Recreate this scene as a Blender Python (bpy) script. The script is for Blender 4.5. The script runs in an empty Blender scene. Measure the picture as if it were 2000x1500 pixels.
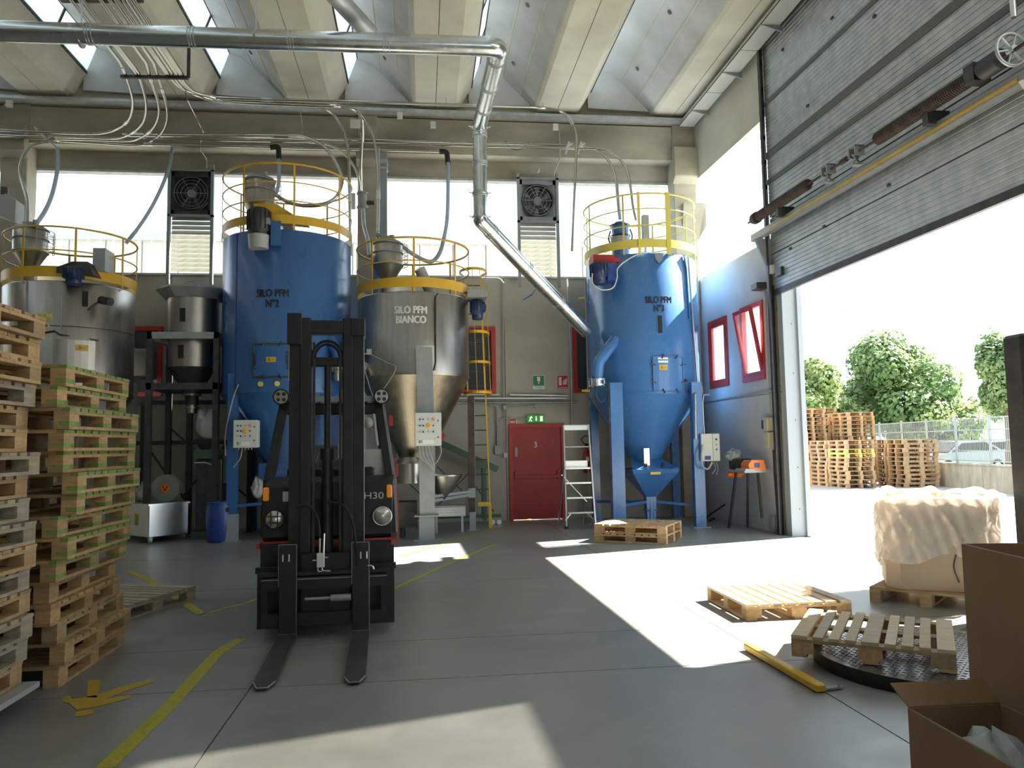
import bpy, math, random
from mathutils import Vector, Matrix
random.seed(7)
sc = bpy.context.scene
PI = math.pi
# ------------------------------------------------------------------ camera, sky, sun, exposure
F_PX, PITCH, ROLL, YAW = 1501.26, 0.0796592, -0.0166298, 0.1175993
cp, sp, cr, sr, cy_, sy_ = math.cos(PITCH), math.sin(PITCH), math.cos(ROLL), math.sin(ROLL), math.cos(YAW), math.sin(YAW)
FWD = Vector((sy_*cp, cy_*cp, sp)); R0 = Vector((cy_, -sy_, 0)); U0 = R0.cross(FWD)
RGT = R0*cr + U0*sr; UPV = -R0*sr + U0*cr
CAM = Vector((0, 0, 1.6))
cd = bpy.data.cameras.new('camera'); cam = bpy.data.objects.new('camera', cd); sc.collection.objects.link(cam)
cam.matrix_world = Matrix.Translation(CAM) @ Matrix((RGT, UPV, -FWD)).transposed().to_4x4()
cd.sensor_width = 36; cd.lens = F_PX/2000*36; cd.clip_end = 500; cd.clip_start = 0.05
sc.camera = cam
w = bpy.data.worlds.new('sky'); sc.world = w; w.use_nodes = True
bg = w.node_tree.nodes['Background']
bg.inputs[0].default_value = (0.74, 0.88, 1.0, 1); bg.inputs[1].default_value = 2.3
sd = bpy.data.lights.new('sun', 'SUN'); sd.energy = 48; sd.angle = math.radians(0.6); sd.color = (1.0, 0.93, 0.80)
sun = bpy.data.objects.new('sun', sd); sc.collection.objects.link(sun)
sun.rotation_euler = Vector((4.42, 1.30, 4.12)).to_track_quat('Z', 'Y').to_euler(); sun.location = (30, 10, 30)
sc.view_settings.view_transform = 'Standard'; sc.view_settings.look = 'None'
sc.view_settings.exposure = 0.32; sc.view_settings.gamma = 1; sc.view_settings.use_curve_mapping = False
sc.cycles.max_bounces = 10; sc.cycles.diffuse_bounces = 5; sc.cycles.transparent_max_bounces = 16
sc.cycles.sample_clamp_indirect = 6; sc.cycles.caustics_reflective = False; sc.cycles.caustics_refractive = False

def ray(x, y): return FWD + RGT*((x-1000)/F_PX) + UPV*((750-y)/F_PX)
def fz(x, y, z=0.0):
    d = ray(x, y); return CAM + d*((z-1.6)/d.z)
def fy(x, y, Y):
    d = ray(x, y); return CAM + d*(Y/d.y)
def fx(x, y, X):
    d = ray(x, y); return CAM + d*(X/d.x)
# ------------------------------------------------------------------ materials
MATS = {}
def mat(name, col, rough=0.6, metal=0.0, col2=None, scale=3.0, detail=6, lo=0.35, hi=0.65, bump=0.0, bscale=None, stretch=None,
        rvar=0.0, rand=None, alpha=None, trans=0.0, emit=None, spec=None, coat=0.0, col3=None, scale3=0.4):
    m = bpy.data.materials.new(name); m.use_nodes = True; nt = m.node_tree; N = nt.nodes; L = nt.links
    b = N['Principled BSDF']; b.inputs['Roughness'].default_value = rough; b.inputs['Metallic'].default_value = metal
    b.inputs['Base Color'].default_value = (*col, 1)
    if spec is not None: b.inputs['Specular IOR Level'].default_value = spec
    if coat: b.inputs['Coat Weight'].default_value = coat; b.inputs['Coat Roughness'].default_value = 0.15
    tc = N.new('ShaderNodeTexCoord'); mp = N.new('ShaderNodeMapping'); L.new(tc.outputs['Object'], mp.inputs[0])
    if stretch: mp.inputs['Scale'].default_value = stretch
    nz = None
    if col2 is not None or bump or rvar:
        nz = N.new('ShaderNodeTexNoise'); nz.inputs['Scale'].default_value = scale; nz.inputs['Detail'].default_value = detail
        nz.inputs['Roughness'].default_value = 0.6; L.new(mp.outputs[0], nz.inputs['Vector'])
    out = None
    if col2 is not None:
        cr_ = N.new('ShaderNodeValToRGB'); cr_.color_ramp.elements[0].position = lo; cr_.color_ramp.elements[1].position = hi
        cr_.color_ramp.elements[0].color = (*col, 1); cr_.color_ramp.elements[1].color = (*col2, 1)
        L.new(nz.outputs['Fac'], cr_.inputs[0]); out = cr_.outputs[0]
        if col3 is not None:
            n3 = N.new('ShaderNodeTexNoise'); n3.inputs['Scale'].default_value = scale3; n3.inputs['Detail'].default_value = 5
            L.new(mp.outputs[0], n3.inputs['Vector']); r3 = N.new('ShaderNodeMapRange'); r3.inputs[1].default_value = 0.48; r3.inputs[2].default_value = 0.72
            L.new(n3.outputs['Fac'], r3.inputs[0]); mx3 = N.new('ShaderNodeMix'); mx3.data_type = 'RGBA'
            L.new(r3.outputs[0], mx3.inputs['Factor']); L.new(out, mx3.inputs['A']); mx3.inputs['B'].default_value = (*col3, 1); out = mx3.outputs['Result']
    if rand is not None:
        oi = N.new('ShaderNodeObjectInfo'); r2 = N.new('ShaderNodeValToRGB'); r2.color_ramp.interpolation = 'LINEAR'
        els = r2.color_ramp.elements
        for i, c in enumerate(rand):
            p = i/max(1, len(rand)-1)
            e = els[i] if i < 2 else els.new(p)
            e.position = p; e.color = (*c, 1)
        for i, c in enumerate(rand): els[i].position = i/max(1, len(rand)-1)
        L.new(oi.outputs['Random'], r2.inputs[0]); mx = N.new('ShaderNodeMix'); mx.data_type = 'RGBA'; mx.blend_type = 'MULTIPLY'
        mx.inputs['Factor'].default_value = 1
        if out is not None: L.new(out, mx.inputs['A'])
        else: mx.inputs['A'].default_value = (*col, 1)
        L.new(r2.outputs[0], mx.inputs['B']); out = mx.outputs['Result']
    if out is not None: L.new(out, b.inputs['Base Color'])
    if rvar:
        mr = N.new('ShaderNodeMapRange'); mr.inputs[3].default_value = max(0.03, rough-rvar); mr.inputs[4].default_value = min(1, rough+rvar)
        mr.inputs[1].default_value = 0.3; mr.inputs[2].default_value = 0.7
        L.new(nz.outputs['Fac'], mr.inputs[0]); L.new(mr.outputs[0], b.inputs['Roughness'])
    if bump:
        bn = N.new('ShaderNodeTexNoise'); bn.inputs['Scale'].default_value = bscale or scale*4; bn.inputs['Detail'].default_value = 4
        L.new(mp.outputs[0], bn.inputs['Vector']); bp = N.new('ShaderNodeBump'); bp.inputs['Strength'].default_value = bump
        bp.inputs['Distance'].default_value = 0.01; L.new(bn.outputs['Fac'], bp.inputs['Height']); L.new(bp.outputs[0], b.inputs['Normal'])
    if emit: b.inputs['Emission Color'].default_value = (*emit[0], 1); b.inputs['Emission Strength'].default_value = emit[1]
    if trans or alpha is not None:
        o = N['Material Output']; cur = b.outputs[0]
        if trans:
            t = N.new('ShaderNodeBsdfTranslucent'); t.inputs[0].default_value = (*col, 1)
            if out is not None: L.new(out, t.inputs[0])
            ms = N.new('ShaderNodeMixShader'); ms.inputs[0].default_value = trans; L.new(cur, ms.inputs[1]); L.new(t.outputs[0], ms.inputs[2]); cur = ms.outputs[0]
        if alpha is not None:
            t = N.new('ShaderNodeBsdfTransparent'); t.inputs[0].default_value = (*alpha[1], 1)
            ms = N.new('ShaderNodeMixShader'); ms.inputs[0].default_value = alpha[0]; L.new(cur, ms.inputs[1]); L.new(t.outputs[0], ms.inputs[2]); cur = ms.outputs[0]
        L.new(cur, o.inputs[0])
    MATS[name] = m; return m
M = MATS
mat('floor_concrete', (.205,.205,.185), .36, col2=(.285,.285,.26), scale=3.0, detail=12, lo=.25, hi=.75, bump=.04, bscale=60, rvar=.05, col3=(.17,.173,.165), scale3=.45)
mat('joint_black', (.02,.02,.02), .9)
mat('wall_concrete', (.42,.40,.335), .85, col2=(.50,.475,.40), scale=1.3, detail=8, bump=.15, bscale=30, col3=(.36,.34,.285), scale3=.6)
mat('beam_concrete', (.38,.345,.26), .85, col2=(.50,.465,.37), scale=1.1, detail=9, bump=.15, bscale=25, col3=(.26,.23,.17), scale3=.7, stretch=(.6,1,1.5))
mat('ceiling_concrete', (.60,.575,.47), .8, col2=(.68,.66,.56), scale=1.5, detail=8, bump=.05, bscale=25, col3=(.42,.40,.32), scale3=.5, lo=.3, hi=.7)
mat('vault_concrete', (.50,.51,.50), .75, col2=(.60,.61,.60), scale=1.5, detail=8, bump=.05, bscale=25, col3=(.40,.41,.38), scale3=.5)
mat('panel_paint', (.56,.56,.54), .62, col2=(.64,.63,.60), scale=1.5, detail=6, rvar=.06, spec=.3)
mat('sleeve_grey', (.30,.34,.37), .5)
mat('gasket_grey', (.13,.14,.13), .6)
mat('galvanized', (.64,.67,.68), .32, 1.0, col2=(.70,.72,.73), scale=3, detail=3, rvar=.03)
mat('galv_dull', (.42,.45,.46), .5, .7, col2=(.55,.57,.57), scale=5, detail=5)
mat('duct_metal', (.70,.74,.74), .24, 1.0, col2=(.80,.83,.82), scale=9, detail=3, rvar=.04)
mat('stainless', (.36,.34,.30), .36, 1.0, col2=(.47,.445,.40), scale=4, detail=5, rvar=.05, stretch=(3,3,.35), lo=.3, hi=.7)
mat('stainless_cone', (.36,.31,.23), .36, 1.0, col2=(.48,.42,.32), scale=7, detail=5, rvar=.05, bump=.03, bscale=22)
mat('pipe_steel', (.55,.53,.46), .22, 1.0)
mat('grey_steel', (.30,.32,.33), .45, .3, col2=(.36,.38,.38), scale=4)
mat('dark_steel', (.045,.045,.05), .5, .4, col2=(.08,.075,.07), scale=6)
mat('rust_steel', (.05,.035,.03), .65, .3, col2=(.10,.065,.05), scale=8)
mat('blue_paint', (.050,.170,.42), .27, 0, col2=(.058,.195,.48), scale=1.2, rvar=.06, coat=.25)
mat('blue_shaded', (.034,.115,.31), .30, 0, col2=(.040,.135,.35), scale=1.2, rvar=.05, coat=.2)  # silo blue darkened, with the shade behind the forklift put into the colour
mat('blue_dark', (.02,.06,.30), .35)
mat('navy_motor', (.02,.04,.11), .4)
mat('blue_plastic', (.02,.05,.25), .35, col2=(.03,.065,.30), scale=4)
mat('yellow_paint', (.62,.36,.02), .4, col2=(.72,.44,.03), scale=4, rvar=.08)
mat('yellow_pale', (.75,.62,.12), .4)
mat('floor_yellow', (.42,.36,.02), .6, col2=(.30,.27,.05), scale=22, lo=.45, hi=.75)
mat('floor_amber', (.48,.32,.02), .6, col2=(.32,.24,.06), scale=25, lo=.5, hi=.75)
mat('red_paint', (.42,.03,.025), .45, col2=(.5,.04,.03), scale=3)
mat('door_red', (.33,.018,.018), .42, col2=(.40,.025,.022), scale=2.5, rvar=.08)
mat('lift_red', (.55,.035,.02), .3, coat=.3)
mat('lift_black', (.018,.018,.020), .42, .2, col2=(.03,.03,.03), scale=6)
mat('rubber', (.02,.02,.02), .8)
mat('white_box', (.62,.64,.60), .45)
mat('white_paint', (.78,.78,.74), .5)
mat('grey_plastic', (.40,.40,.38), .5)
mat('sign_white', (.8,.8,.78), .5)
mat('sign_green', (.02,.22,.09), .45)
mat('sign_red', (.50,.02,.03), .45)
mat('exit_green', (.03,.30,.08), .5, emit=((.05,.45,.10), .16))
mat('exit_white', (.8,.9,.6), .5, emit=((.8,1,.6), .6))
mat('jamb_grey', (.33,.37,.40), .45)
mat('cream', (.55,.50,.34), .5)
mat('fence_steel', (.22,.25,.26), .5)
mat('text_black', (.012,.014,.03), .6)
mat('text_white', (.72,.72,.70), .6)
mat('orange', (.85,.20,.02), .4)
mat('amber', (.8,.25,.01), .3, emit=((.9,.3,.02), .15))
mat('glass', (.8,.9,.95), .08, alpha=(.90,(.93,.97,1.0)))
mat('window_glass', (.05,.065,.075), .10, alpha=(.10,(.5,.56,.6)))
mat('poly_glazing', (.80,.88,.92), .5, trans=.5, alpha=(.86,(.95,.98,1.0)))
mat('skylight_glass', (.30,.35,.40), .5, trans=.9, alpha=(.05,(.8,.9,1.0)))
mat('frosted_fill', (.16,.175,.18), .6, trans=.9, alpha=(.12,(1,1,1)))  # glass of the unseen panes, tuned to brighten the near floor
mat('lens_glass', (.62,.62,.56), .22, .75, coat=.5)
mat('siding', (.40,.39,.34), .7, col2=(.44,.43,.37), scale=2)
mat('siding_grey', (.34,.36,.38), .6)
mat('asphalt', (.24,.24,.25), .9, col2=(.33,.33,.33), scale=1.2, detail=10, bump=.2, bscale=60)
mat('outer_concrete', (.20,.185,.145), .9, col2=(.34,.31,.25), scale=3, detail=9, stretch=(1,1,.35))
WR = [(1,1,1),(.80,.76,.70),(1.12,.98,.80),(.66,.66,.66),(.95,.85,.72),(1.05,1.02,.95),(.74,.66,.56)]
mat('wood', (.42,.28,.15), .75, col2=(.58,.42,.24), scale=5, detail=9, stretch=(1,4,6), rand=WR, bump=.2, bscale=40)
mat('wood_light', (.52,.43,.32), .75, col2=(.62,.53,.41), scale=5, detail=9, stretch=(4,1,6), rand=WR, bump=.2, bscale=40)
mat('wood_green', (.14,.25,.05), .8, col2=(.30,.36,.12), scale=9, detail=6)
mat('wood_old', (.33,.29,.23), .8, col2=(.46,.42,.35), scale=6, detail=9, stretch=(4,1,6), rand=WR, bump=.2, bscale=40)
mat('wood_out', (.26,.18,.105), .8, col2=(.36,.26,.16), scale=5, detail=6, rand=[(1,1,1),(.8,.78,.74),(1.12,1.0,.88),(.9,.95,.9),(1.05,.95,.85)])
mat('wood_out_yellow', (.50,.42,.10), .8, col2=(.42,.33,.15), scale=6)
mat('cardboard', (.22,.125,.060), .75, col2=(.26,.15,.072), scale=2, detail=5)
mat('cardboard_pale', (.52,.41,.30), .75, col2=(.58,.47,.35), scale=3)
mat('poly_bag', (.86,.82,.78), .22, trans=.25, alpha=(.25,(1,.98,.95)), spec=1.0, bump=.8, bscale=7)
mat('clear_bag', (.70,.73,.73), .10, bump=1.0, bscale=22, trans=.2, alpha=(.30,(.9,.95,.95)), spec=1.0)
mat('white_bag', (.62,.64,.63), .35, trans=.2)
mat('hose_clear', (.46,.50,.53), .3, trans=.35, alpha=(.15,(.85,.92,1)))
mat('leaf', (.09,.16,.06), .6, col2=(.20,.29,.11), scale=.9, detail=3, trans=.35)
mat('leaf_light', (.18,.27,.09), .6, col2=(.34,.42,.18), scale=.9, detail=3, trans=.4)
mat('bark', (.10,.08,.06), .9)
mat('grass', (.10,.16,.05), .9, col2=(.16,.22,.08), scale=2)
mat('car_white', (.45,.48,.52), .2, coat=.5)
mat('car_silver', (.22,.26,.30), .25, .4, coat=.5)
mat('green_machine', (.06,.12,.07), .5)
mat('drum_wood', (.20,.22,.20), .7, col2=(.25,.27,.25), scale=5)
mat('louvre', (.62,.60,.52), .6)
mat('tread', (.22,.21,.20), .35, .8, col2=(.32,.31,.29), scale=5)
mat('checker', (.55,.57,.58), .3, 1.0)
# ------------------------------------------------------------------ mesh builder
class G:
    def __init__(s): s.v=[]; s.f=[]; s.m=[]; s.s=[]
    def add(s, vs, fs, m=0, sm=False):
        o = len(s.v); s.v += [Vector(p) for p in vs]
        for f in fs: s.f.append([i+o for i in f]); s.m.append(m); s.s.append(sm)
        return s
    def box(s, x0,y0,z0,x1,y1,z1, m=0):
        vs=[(x,y,z) for z in (z0,z1) for y in (y0,y1) for x in (x0,x1)]
        return s.add(vs, [(0,2,3,1),(4,5,7,6),(0,1,5,4),(2,6,7,3),(0,4,6,2),(1,3,7,5)], m)
    def cbox(s, c, d, rz=0, m=0, R=None):
        R = R or Matrix.Rotation(rz, 3, 'Z'); c = Vector(c)
        vs=[c + R @ Vector((x*d[0]/2, y*d[1]/2, z*d[2]/2)) for z in (-1,1) for y in (-1,1) for x in (-1,1)]
        return s.add(vs, [(0,2,3,1),(4,5,7,6),(0,1,5,4),(2,6,7,3),(0,4,6,2),(1,3,7,5)], m)
    def bar(s, p, q, w_, h, m=0, up=(0,0,1)):
        p=Vector(p); q=Vector(q); d=(q-p).normalized(); a=d.cross(Vector(up))
        if a.length < 1e-4: a = d.cross(Vector((0,1,0)))
        a.normalize(); b=a.cross(d); a*=w_/2; b*=h/2
        vs=[p-a-b,p+a-b,p+a+b,p-a+b,q-a-b,q+a-b,q+a+b,q-a+b]
        return s.add(vs, [(3,2,1,0),(4,5,6,7),(0,1,5,4),(1,2,6,5),(2,3,7,6),(3,0,4,7)], m)
    def cyl(s, p, q, r, r2=None, n=16, m=0, caps=True):
        r2 = r if r2 is None else r2; p=Vector(p); q=Vector(q); d=(q-p).normalized()
        a=d.orthogonal().normalized(); b=d.cross(a)
        vs=[p+(a*math.cos(2*PI*i/n)+b*math.sin(2*PI*i/n))*r for i in range(n)]+[q+(a*math.cos(2*PI*i/n)+b*math.sin(2*PI*i/n))*r2 for i in range(n)]
        s.add(vs, [(i,(i+1)%n,n+(i+1)%n,n+i) for i in range(n)], m, True)
        if caps: s.add(vs, [list(range(n))[::-1], list(range(n,2*n))], m)
        return s
    def tube(s, pts, r, n=10, m=0, closed=False, caps=True):
        P=[Vector(p) for p in pts]; k=len(P); ref=None; vs=[]
        rr = r if isinstance(r,(list,tuple)) else [r]*k
        for i in range(k):
            if closed: t=(P[(i+1)%k]-P[i-1])
            else: t=P[min(i+1,k-1)]-P[max(i-1,0)]
            t.normalize()
            if ref is None: ref=t.orthogonal().normalized()
            ref=(ref-t*ref.dot(t)).normalized(); b=t.cross(ref)
            vs+=[P[i]+(ref*math.cos(2*PI*j/n)+b*math.sin(2*PI*j/n))*rr[i] for j in range(n)]
        fs=[]
        for i in range(k if closed else k-1):
            i2=(i+1)%k
            fs+=[(i*n+j,i*n+(j+1)%n,i2*n+(j+1)%n,i2*n+j) for j in range(n)]
        s.add(vs, fs, m, True)
        if caps and not closed: s.add(vs, [list(range(n))[::-1], list(range((k-1)*n,k*n))], m)
        return s
    def lathe(s, c, prof, n=48, m=0, sm=True, a0=0.0, a1=2*PI, axis=None):
        full = abs(a1-a0-2*PI)<1e-6; k=n if full else n+1; c=Vector(c); vs=[]
        A = axis or Matrix.Identity(3)
        for (r,z) in prof:
            vs+=[c+A@Vector((r*math.cos(a0+(a1-a0)*i/n), r*math.sin(a0+(a1-a0)*i/n), z)) for i in range(k)]
        fs=[]
        for a in range(len(prof)-1):
            for i in range(n):
                j=(i+1)%k
                fs.append((a*k+i,a*k+j,(a+1)*k+j,(a+1)*k+i))
        return s.add(vs, fs, m, sm)
    def prism(s, poly, vec, m=0, sm=False):
        P=[Vector(p) for p in poly]; V=Vector(vec); n=len(P)
        s.add(P+[p+V for p in P], [list(range(n))[::-1], list(range(n,2*n))], m)
        return s.add(P+[p+V for p in P], [(i,(i+1)%n,n+(i+1)%n,n+i) for i in range(n)], m, sm)
    def ring(s, c, r, rt, n=48, m=0, a0=0.0, a1=2*PI, k=8):
        full = abs(a1-a0-2*PI)<1e-6; c=Vector(c)
        pts=[c+Vector((r*math.cos(a0+(a1-a0)*i/n), r*math.sin(a0+(a1-a0)*i/n),0)) for i in range(n if full else n+1)]
        return s.tube(pts, rt, k, m, closed=full)
    def xf(s, mtx):
        s.v=[mtx@p for p in s.v]; return s
    def wall(s):
        for p in s.v: p.x -= 0.0231*(p.y-12.3)
        return s
ORG = {}
def coll(o): sc.collection.objects.link(o); return o
def tag(o, label=None, cat=None, group=None, kind=None):
    if label: o['label']=label
    if cat: o['category']=cat
    if group: o['group']=group
    if kind: o['kind']=kind
    return o
def put(name, g, mats, parent=None, label=None, cat=None, group=None, kind=None, bevel=0, org=None):
    me = bpy.data.meshes.new(name)
    if parent is not None: o0 = ORG[parent.name]
    elif org is not None: o0 = Vector(org)
    else:
        xs=[p.x for p in g.v]; ys=[p.y for p in g.v]; zs=[p.z for p in g.v]
        o0 = Vector(((min(xs)+max(xs))/2,(min(ys)+max(ys))/2,min(zs)))
    me.from_pydata([p-o0 for p in g.v], [], g.f); me.update()
    if not isinstance(mats,(list,tuple)): mats=[mats]
    for mn in mats: me.materials.append(M[mn])
    me.polygons.foreach_set('material_index', g.m); me.polygons.foreach_set('use_smooth', g.s)
    me.validate()
    o = coll(bpy.data.objects.new(name, me))
    if parent is None: o.location = o0
    else: o.parent = parent
    ORG[o.name] = o0
    if bevel:
        b=o.modifiers.new('bevel','BEVEL'); b.width=bevel; b.segments=1; b.limit_method='ANGLE'; b.angle_limit=.7
    return tag(o,label,cat,group,kind)
def thing(name, label, cat, loc=(0,0,0), group=None, kind=None):
    o = coll(bpy.data.objects.new(name, None)); o.location = loc; o.empty_display_size=.1; ORG[o.name]=Vector(loc)
    return tag(o,label,cat,group,kind)
def kids(o): return [c for c in o.children]
KIDS = {}
def copy_tree(o, parent=None):
    c = coll(o.copy()); c.parent = parent; ORG[c.name]=ORG[o.name]
    if o.name not in KIDS: KIDS[o.name] = list(o.children)
    for ch in KIDS[o.name]: copy_tree(ch, c)
    return c
def fillet(pts, r, k=7):
    P=[Vector(p) for p in pts]; out=[P[0]]
    for i in range(1,len(P)-1):
        a=(P[i-1]-P[i]); b=(P[i+1]-P[i]); la,lb=a.length,b.length; a.normalize(); b.normalize()
        rr = r[i] if isinstance(r,(list,tuple)) else r
        ang=a.angle(b)
        if ang>3.1 or rr<=0: out.append(P[i]); continue
        t=min(rr/math.tan(ang/2), la*.49, lb*.49)
        p0=P[i]+a*t; p1=P[i]+b*t
        for j in range(k+1):
            u=j/k; out.append(p0*(1-u)**2+P[i]*2*u*(1-u)+p1*u*u)
    out.append(P[-1]); return out
def spline(pts, k=8):
    P=[Vector(p) for p in pts]; P=[P[0]*2-P[1]]+P+[P[-1]*2-P[-2]]; out=[]
    for i in range(1,len(P)-2):
        for j in range(k):
            t=j/k; a,b,c,d=P[i-1],P[i],P[i+1],P[i+2]
            out.append(.5*((2*b)+(c-a)*t+(2*a-5*b+4*c-d)*t*t+(3*b-a-3*c+d)*t**3))
    out.append(P[-2]); return out
def text_g(txt, size, thick=0.0, narrow=1.0, align='CENTER', bold=0.0):
    cu=bpy.data.curves.new('t','FONT'); cu.body=txt; cu.size=size; cu.align_x=align; cu.align_y='CENTER'; cu.extrude=thick; cu.resolution_u=3
    cu.offset=bold; cu.space_line=1.0
    o=bpy.data.objects.new('t',cu); sc.collection.objects.link(o); dg=bpy.context.evaluated_depsgraph_get()
    me=bpy.data.meshes.new_from_object(o.evaluated_get(dg)); g=G()
    g.add([(p.co.x*narrow,p.co.y,p.co.z) for p in me.vertices],[tuple(f.vertices) for f in me.polygons])
    bpy.data.objects.remove(o); bpy.data.meshes.remove(me); bpy.data.curves.remove(cu); return g
def text_flat(txt,size,origin,xdir,ydir,narrow=1.0,bold=0.0,off=0.004):
    g=text_g(txt,size,0.0008,narrow,bold=bold); X=Vector(xdir).normalized(); Y=Vector(ydir).normalized(); Z=X.cross(Y); O=Vector(origin)
    g.v=[O+X*p.x+Y*p.y+Z*(p.z+off) for p in g.v]; return g
def text_cyl(txt,size,cx,cy,R,ang,z,narrow=1.0,bold=0.0):
    G0=G()
    for k,(dx,dy) in enumerate(((0,0),(bold,0),(-bold,0),(0,bold*.6),(0,-bold*.6))):
        g=text_g(txt,size,0.0,narrow); r=R+.006+k*.0004
        G0.add([(cx+r*math.cos(ang+(p.x+dx)/R),cy+r*math.sin(ang+(p.x+dx)/R),z+p.y+dy) for p in g.v],g.f)
    return G0
def lathe_patch(cx,cy,R,a,wd,z0,z1,th,n=6):   # curved plate on a drum at angle a, width wd
    g=G(); da=wd/R; A=[a-da/2+da*i/n for i in range(n+1)]; vs=[]
    for r in (R+.001,R+th):
        for z in (z0,z1): vs+=[(cx+r*math.cos(t),cy+r*math.sin(t),z) for t in A]
    k=n+1; fs=[]
    for i in range(n):
        fs+=[(2*k+i,2*k+i+1,3*k+i+1,3*k+i),(k+i,3*k+i,3*k+i+1,k+i+1),(i,i+1,2*k+i+1,2*k+i)]
    fs+=[(0,2*k,3*k,k),(n,k+n,3*k+n,2*k+n)]
    g.add(vs,fs); return g
ORD=['lowest','second from the floor','third from the floor','fourth from the floor','fifth from the floor','sixth from the floor','seventh from the floor','eighth from the floor','ninth from the floor','tenth from the floor','eleventh from the floor','twelfth from the floor','thirteenth from the floor','fourteenth from the floor','fifteenth from the floor','sixteenth from the floor','seventeenth from the floor','eighteenth from the floor','nineteenth from the floor','twentieth from the floor']
# ================================================================== SETTING
fl = put('floor', G().box(-14,-9,-.3,6.30,16.6,-.03), 'joint_black', kind='structure', org=(0,0,0))
XJ=[-14,-12.26,-8.56,-4.86,-1.16,2.54,6.30]; YJ=[-9,-5.6,-1.9,1.8,5.49,6.59,9.3,12.05,16.6]
for i in range(len(XJ)-1):
    for j in range(len(YJ)-1):
        e=.005
        put('slab', G().box(XJ[i]+e,YJ[j]+e,-.035,XJ[i+1]-e,YJ[j+1]-e,0), 'floor_concrete', fl)
def strip(pts, wd, m, z=.002):
    g=G(); P=[Vector((p[0],p[1],z)) for p in pts]; L=[]; R=[]
    for i,p in enumerate(P):
        d=(P[min(i+1,len(P)-1)]-P[max(i-1,0)]).normalized(); n=Vector((-d.y,d.x,0))*wd/2; L.append(p+n); R.append(p-n)
    g.add(L+R,[(i,len(P)+i,len(P)+i+1,i+1) for i in range(len(P)-1)])
    return put('painted_line', g, m, fl)
P2=lambda *q:[fz(x,y) for x,y in q]
strip(P2((205,1500),(330,1380),(425,1275),(470,1248)), .10, 'floor_yellow')
strip(P2((252,1115),(290,1132),(345,1168),(395,1200)), .09,'floor_yellow')
strip(P2((395,1200),(480,1178),(560,1150),(640,1120)), .06,'floor_yellow')
strip(P2((780,1088),(905,1052),(1042,1012)), .07,'floor_yellow')
strip(P2((770,1150),(850,1112),(970,1062)), .06,'floor_yellow')
# walking figure painted on the floor
def fig(poly):
    g=G(); g.add([fz(x,y,.003) for x,y in poly],[list(range(len(poly)))]); put('painted_figure',g,'floor_amber',fl)
fig([(172,1328),(198,1327),(190,1362),(170,1362)]); fig([(122,1362),(135,1358),(142,1365),(185,1358),(238,1340),(296,1325),(300,1331),(245,1350),(205,1365),(254,1357),(255,1363),(190,1380),(150,1386),(135,1373),(124,1372)])
fig([(148,1390),(183,1385),(182,1394),(146,1400)])
# ground outside
put('ground', G().box(6.3,-60,-.30,140,140,-.012), 'asphalt', kind='structure', org=(6.3,0,0))
put('ground', G().box(-100,16.95,-.30,6.3,140,-.012), 'asphalt', kind='structure', org=(0,17,0))
# ---- back wall with openings
def holed(x0,x1,z0,z1,holes,y0,y1):
    g=G(); xs=sorted({x0,x1,*[h[0] for h in holes],*[h[1] for h in holes]}); zs=sorted({z0,z1,*[h[2] for h in holes],*[h[3] for h in holes]})
    for a,b in zip(xs[:-1],xs[1:]):
        for c,d in zip(zs[:-1],zs[1:]):
            mx,mz=(a+b)/2,(c+d)/2
            if any(h[0]<mx<h[1] and h[2]<mz<h[3] for h in holes): continue
            g.box(a,y0,c,b,y1,d)
    return g
BW=[(-6.95,-5.3,2.72,4.17),(.62,1.60,2.72,4.17),(3.30,3.98,2.72,4.17),(1.88,3.05,-.1,2.03)]
wb = thing('wall_back',None,None,(0,16.5,0),kind='structure')
XP=[-14,-11.2,-8.0,-5.15,-2.55,.15,1.80,6.4]
for a,b in zip(XP[:-1],XP[1:]):
    hs=[(max(h[0],a),min(h[1],b),h[2],h[3]) for h in BW if h[0]<b and h[1]>a]
    put('wall_panel', holed(a+.006,b-.006,0,5.26,hs,16.5,16.72), 'wall_concrete', wb)
put('wall_core', holed(-14,6.4,0,5.25,BW,16.55,16.70), 'joint_black', wb)
put('lintel', G().box(-14,16.5,7.47,6.4,16.8,7.98), 'beam_concrete', wb)
put('window_head', G().box(-14,16.47,7.42,6.4,16.60,7.47), 'galv_dull', wb)
put('window_sill_strip', G().box(-14,16.46,5.25,6.4,16.74,5.29), 'galv_dull', wb)
bm_ = put('trim_1', G().box(-14,16.12,7.86,5.72,16.5,8.62), 'beam_concrete', kind='structure')
put('trim_2', G().box(-14,15.98,8.66,6.1,16.7,9.6).box(-14,15.9,8.70,6.1,15.98,8.78), 'beam_concrete', kind='structure')
g=G().box(-14,15.72,8.60,5.85,15.92,8.615).box(-14,15.71,8.60,5.85,15.725,8.66)
put('trim_3', g, 'galv_dull', kind='structure')
def column(n,x0,x1,corb):
    g=G().box(x0,16.08,0,x1,16.5,8.66)
    for (z0,z1) in corb: g.prism([(x0-.02,16.08,z0),(x0-.02,15.9,z0+.14),(x0-.02,15.9,z1),(x0-.02,16.08,z1)],(x1-x0+.04,0,0))
    put(n,g,'beam_concrete',kind='structure',bevel=.015)
column('column_back_right',5.58,6.10,[(7.3,8.1)]); column('column_back_middle',-1.31,-.90,[(7.5,8.1)]); column('column_back_left',-8.35,-7.85,[(7.5,8.1)])
put('column_corbel', G().prism([(5.75,16.08,6.25),(6.1,16.08,6.05),(6.25,15.95,6.35),(6.25,15.95,6.85),(5.75,15.95,6.85)],(0,.2,0)), 'beam_concrete', kind='structure')
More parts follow.
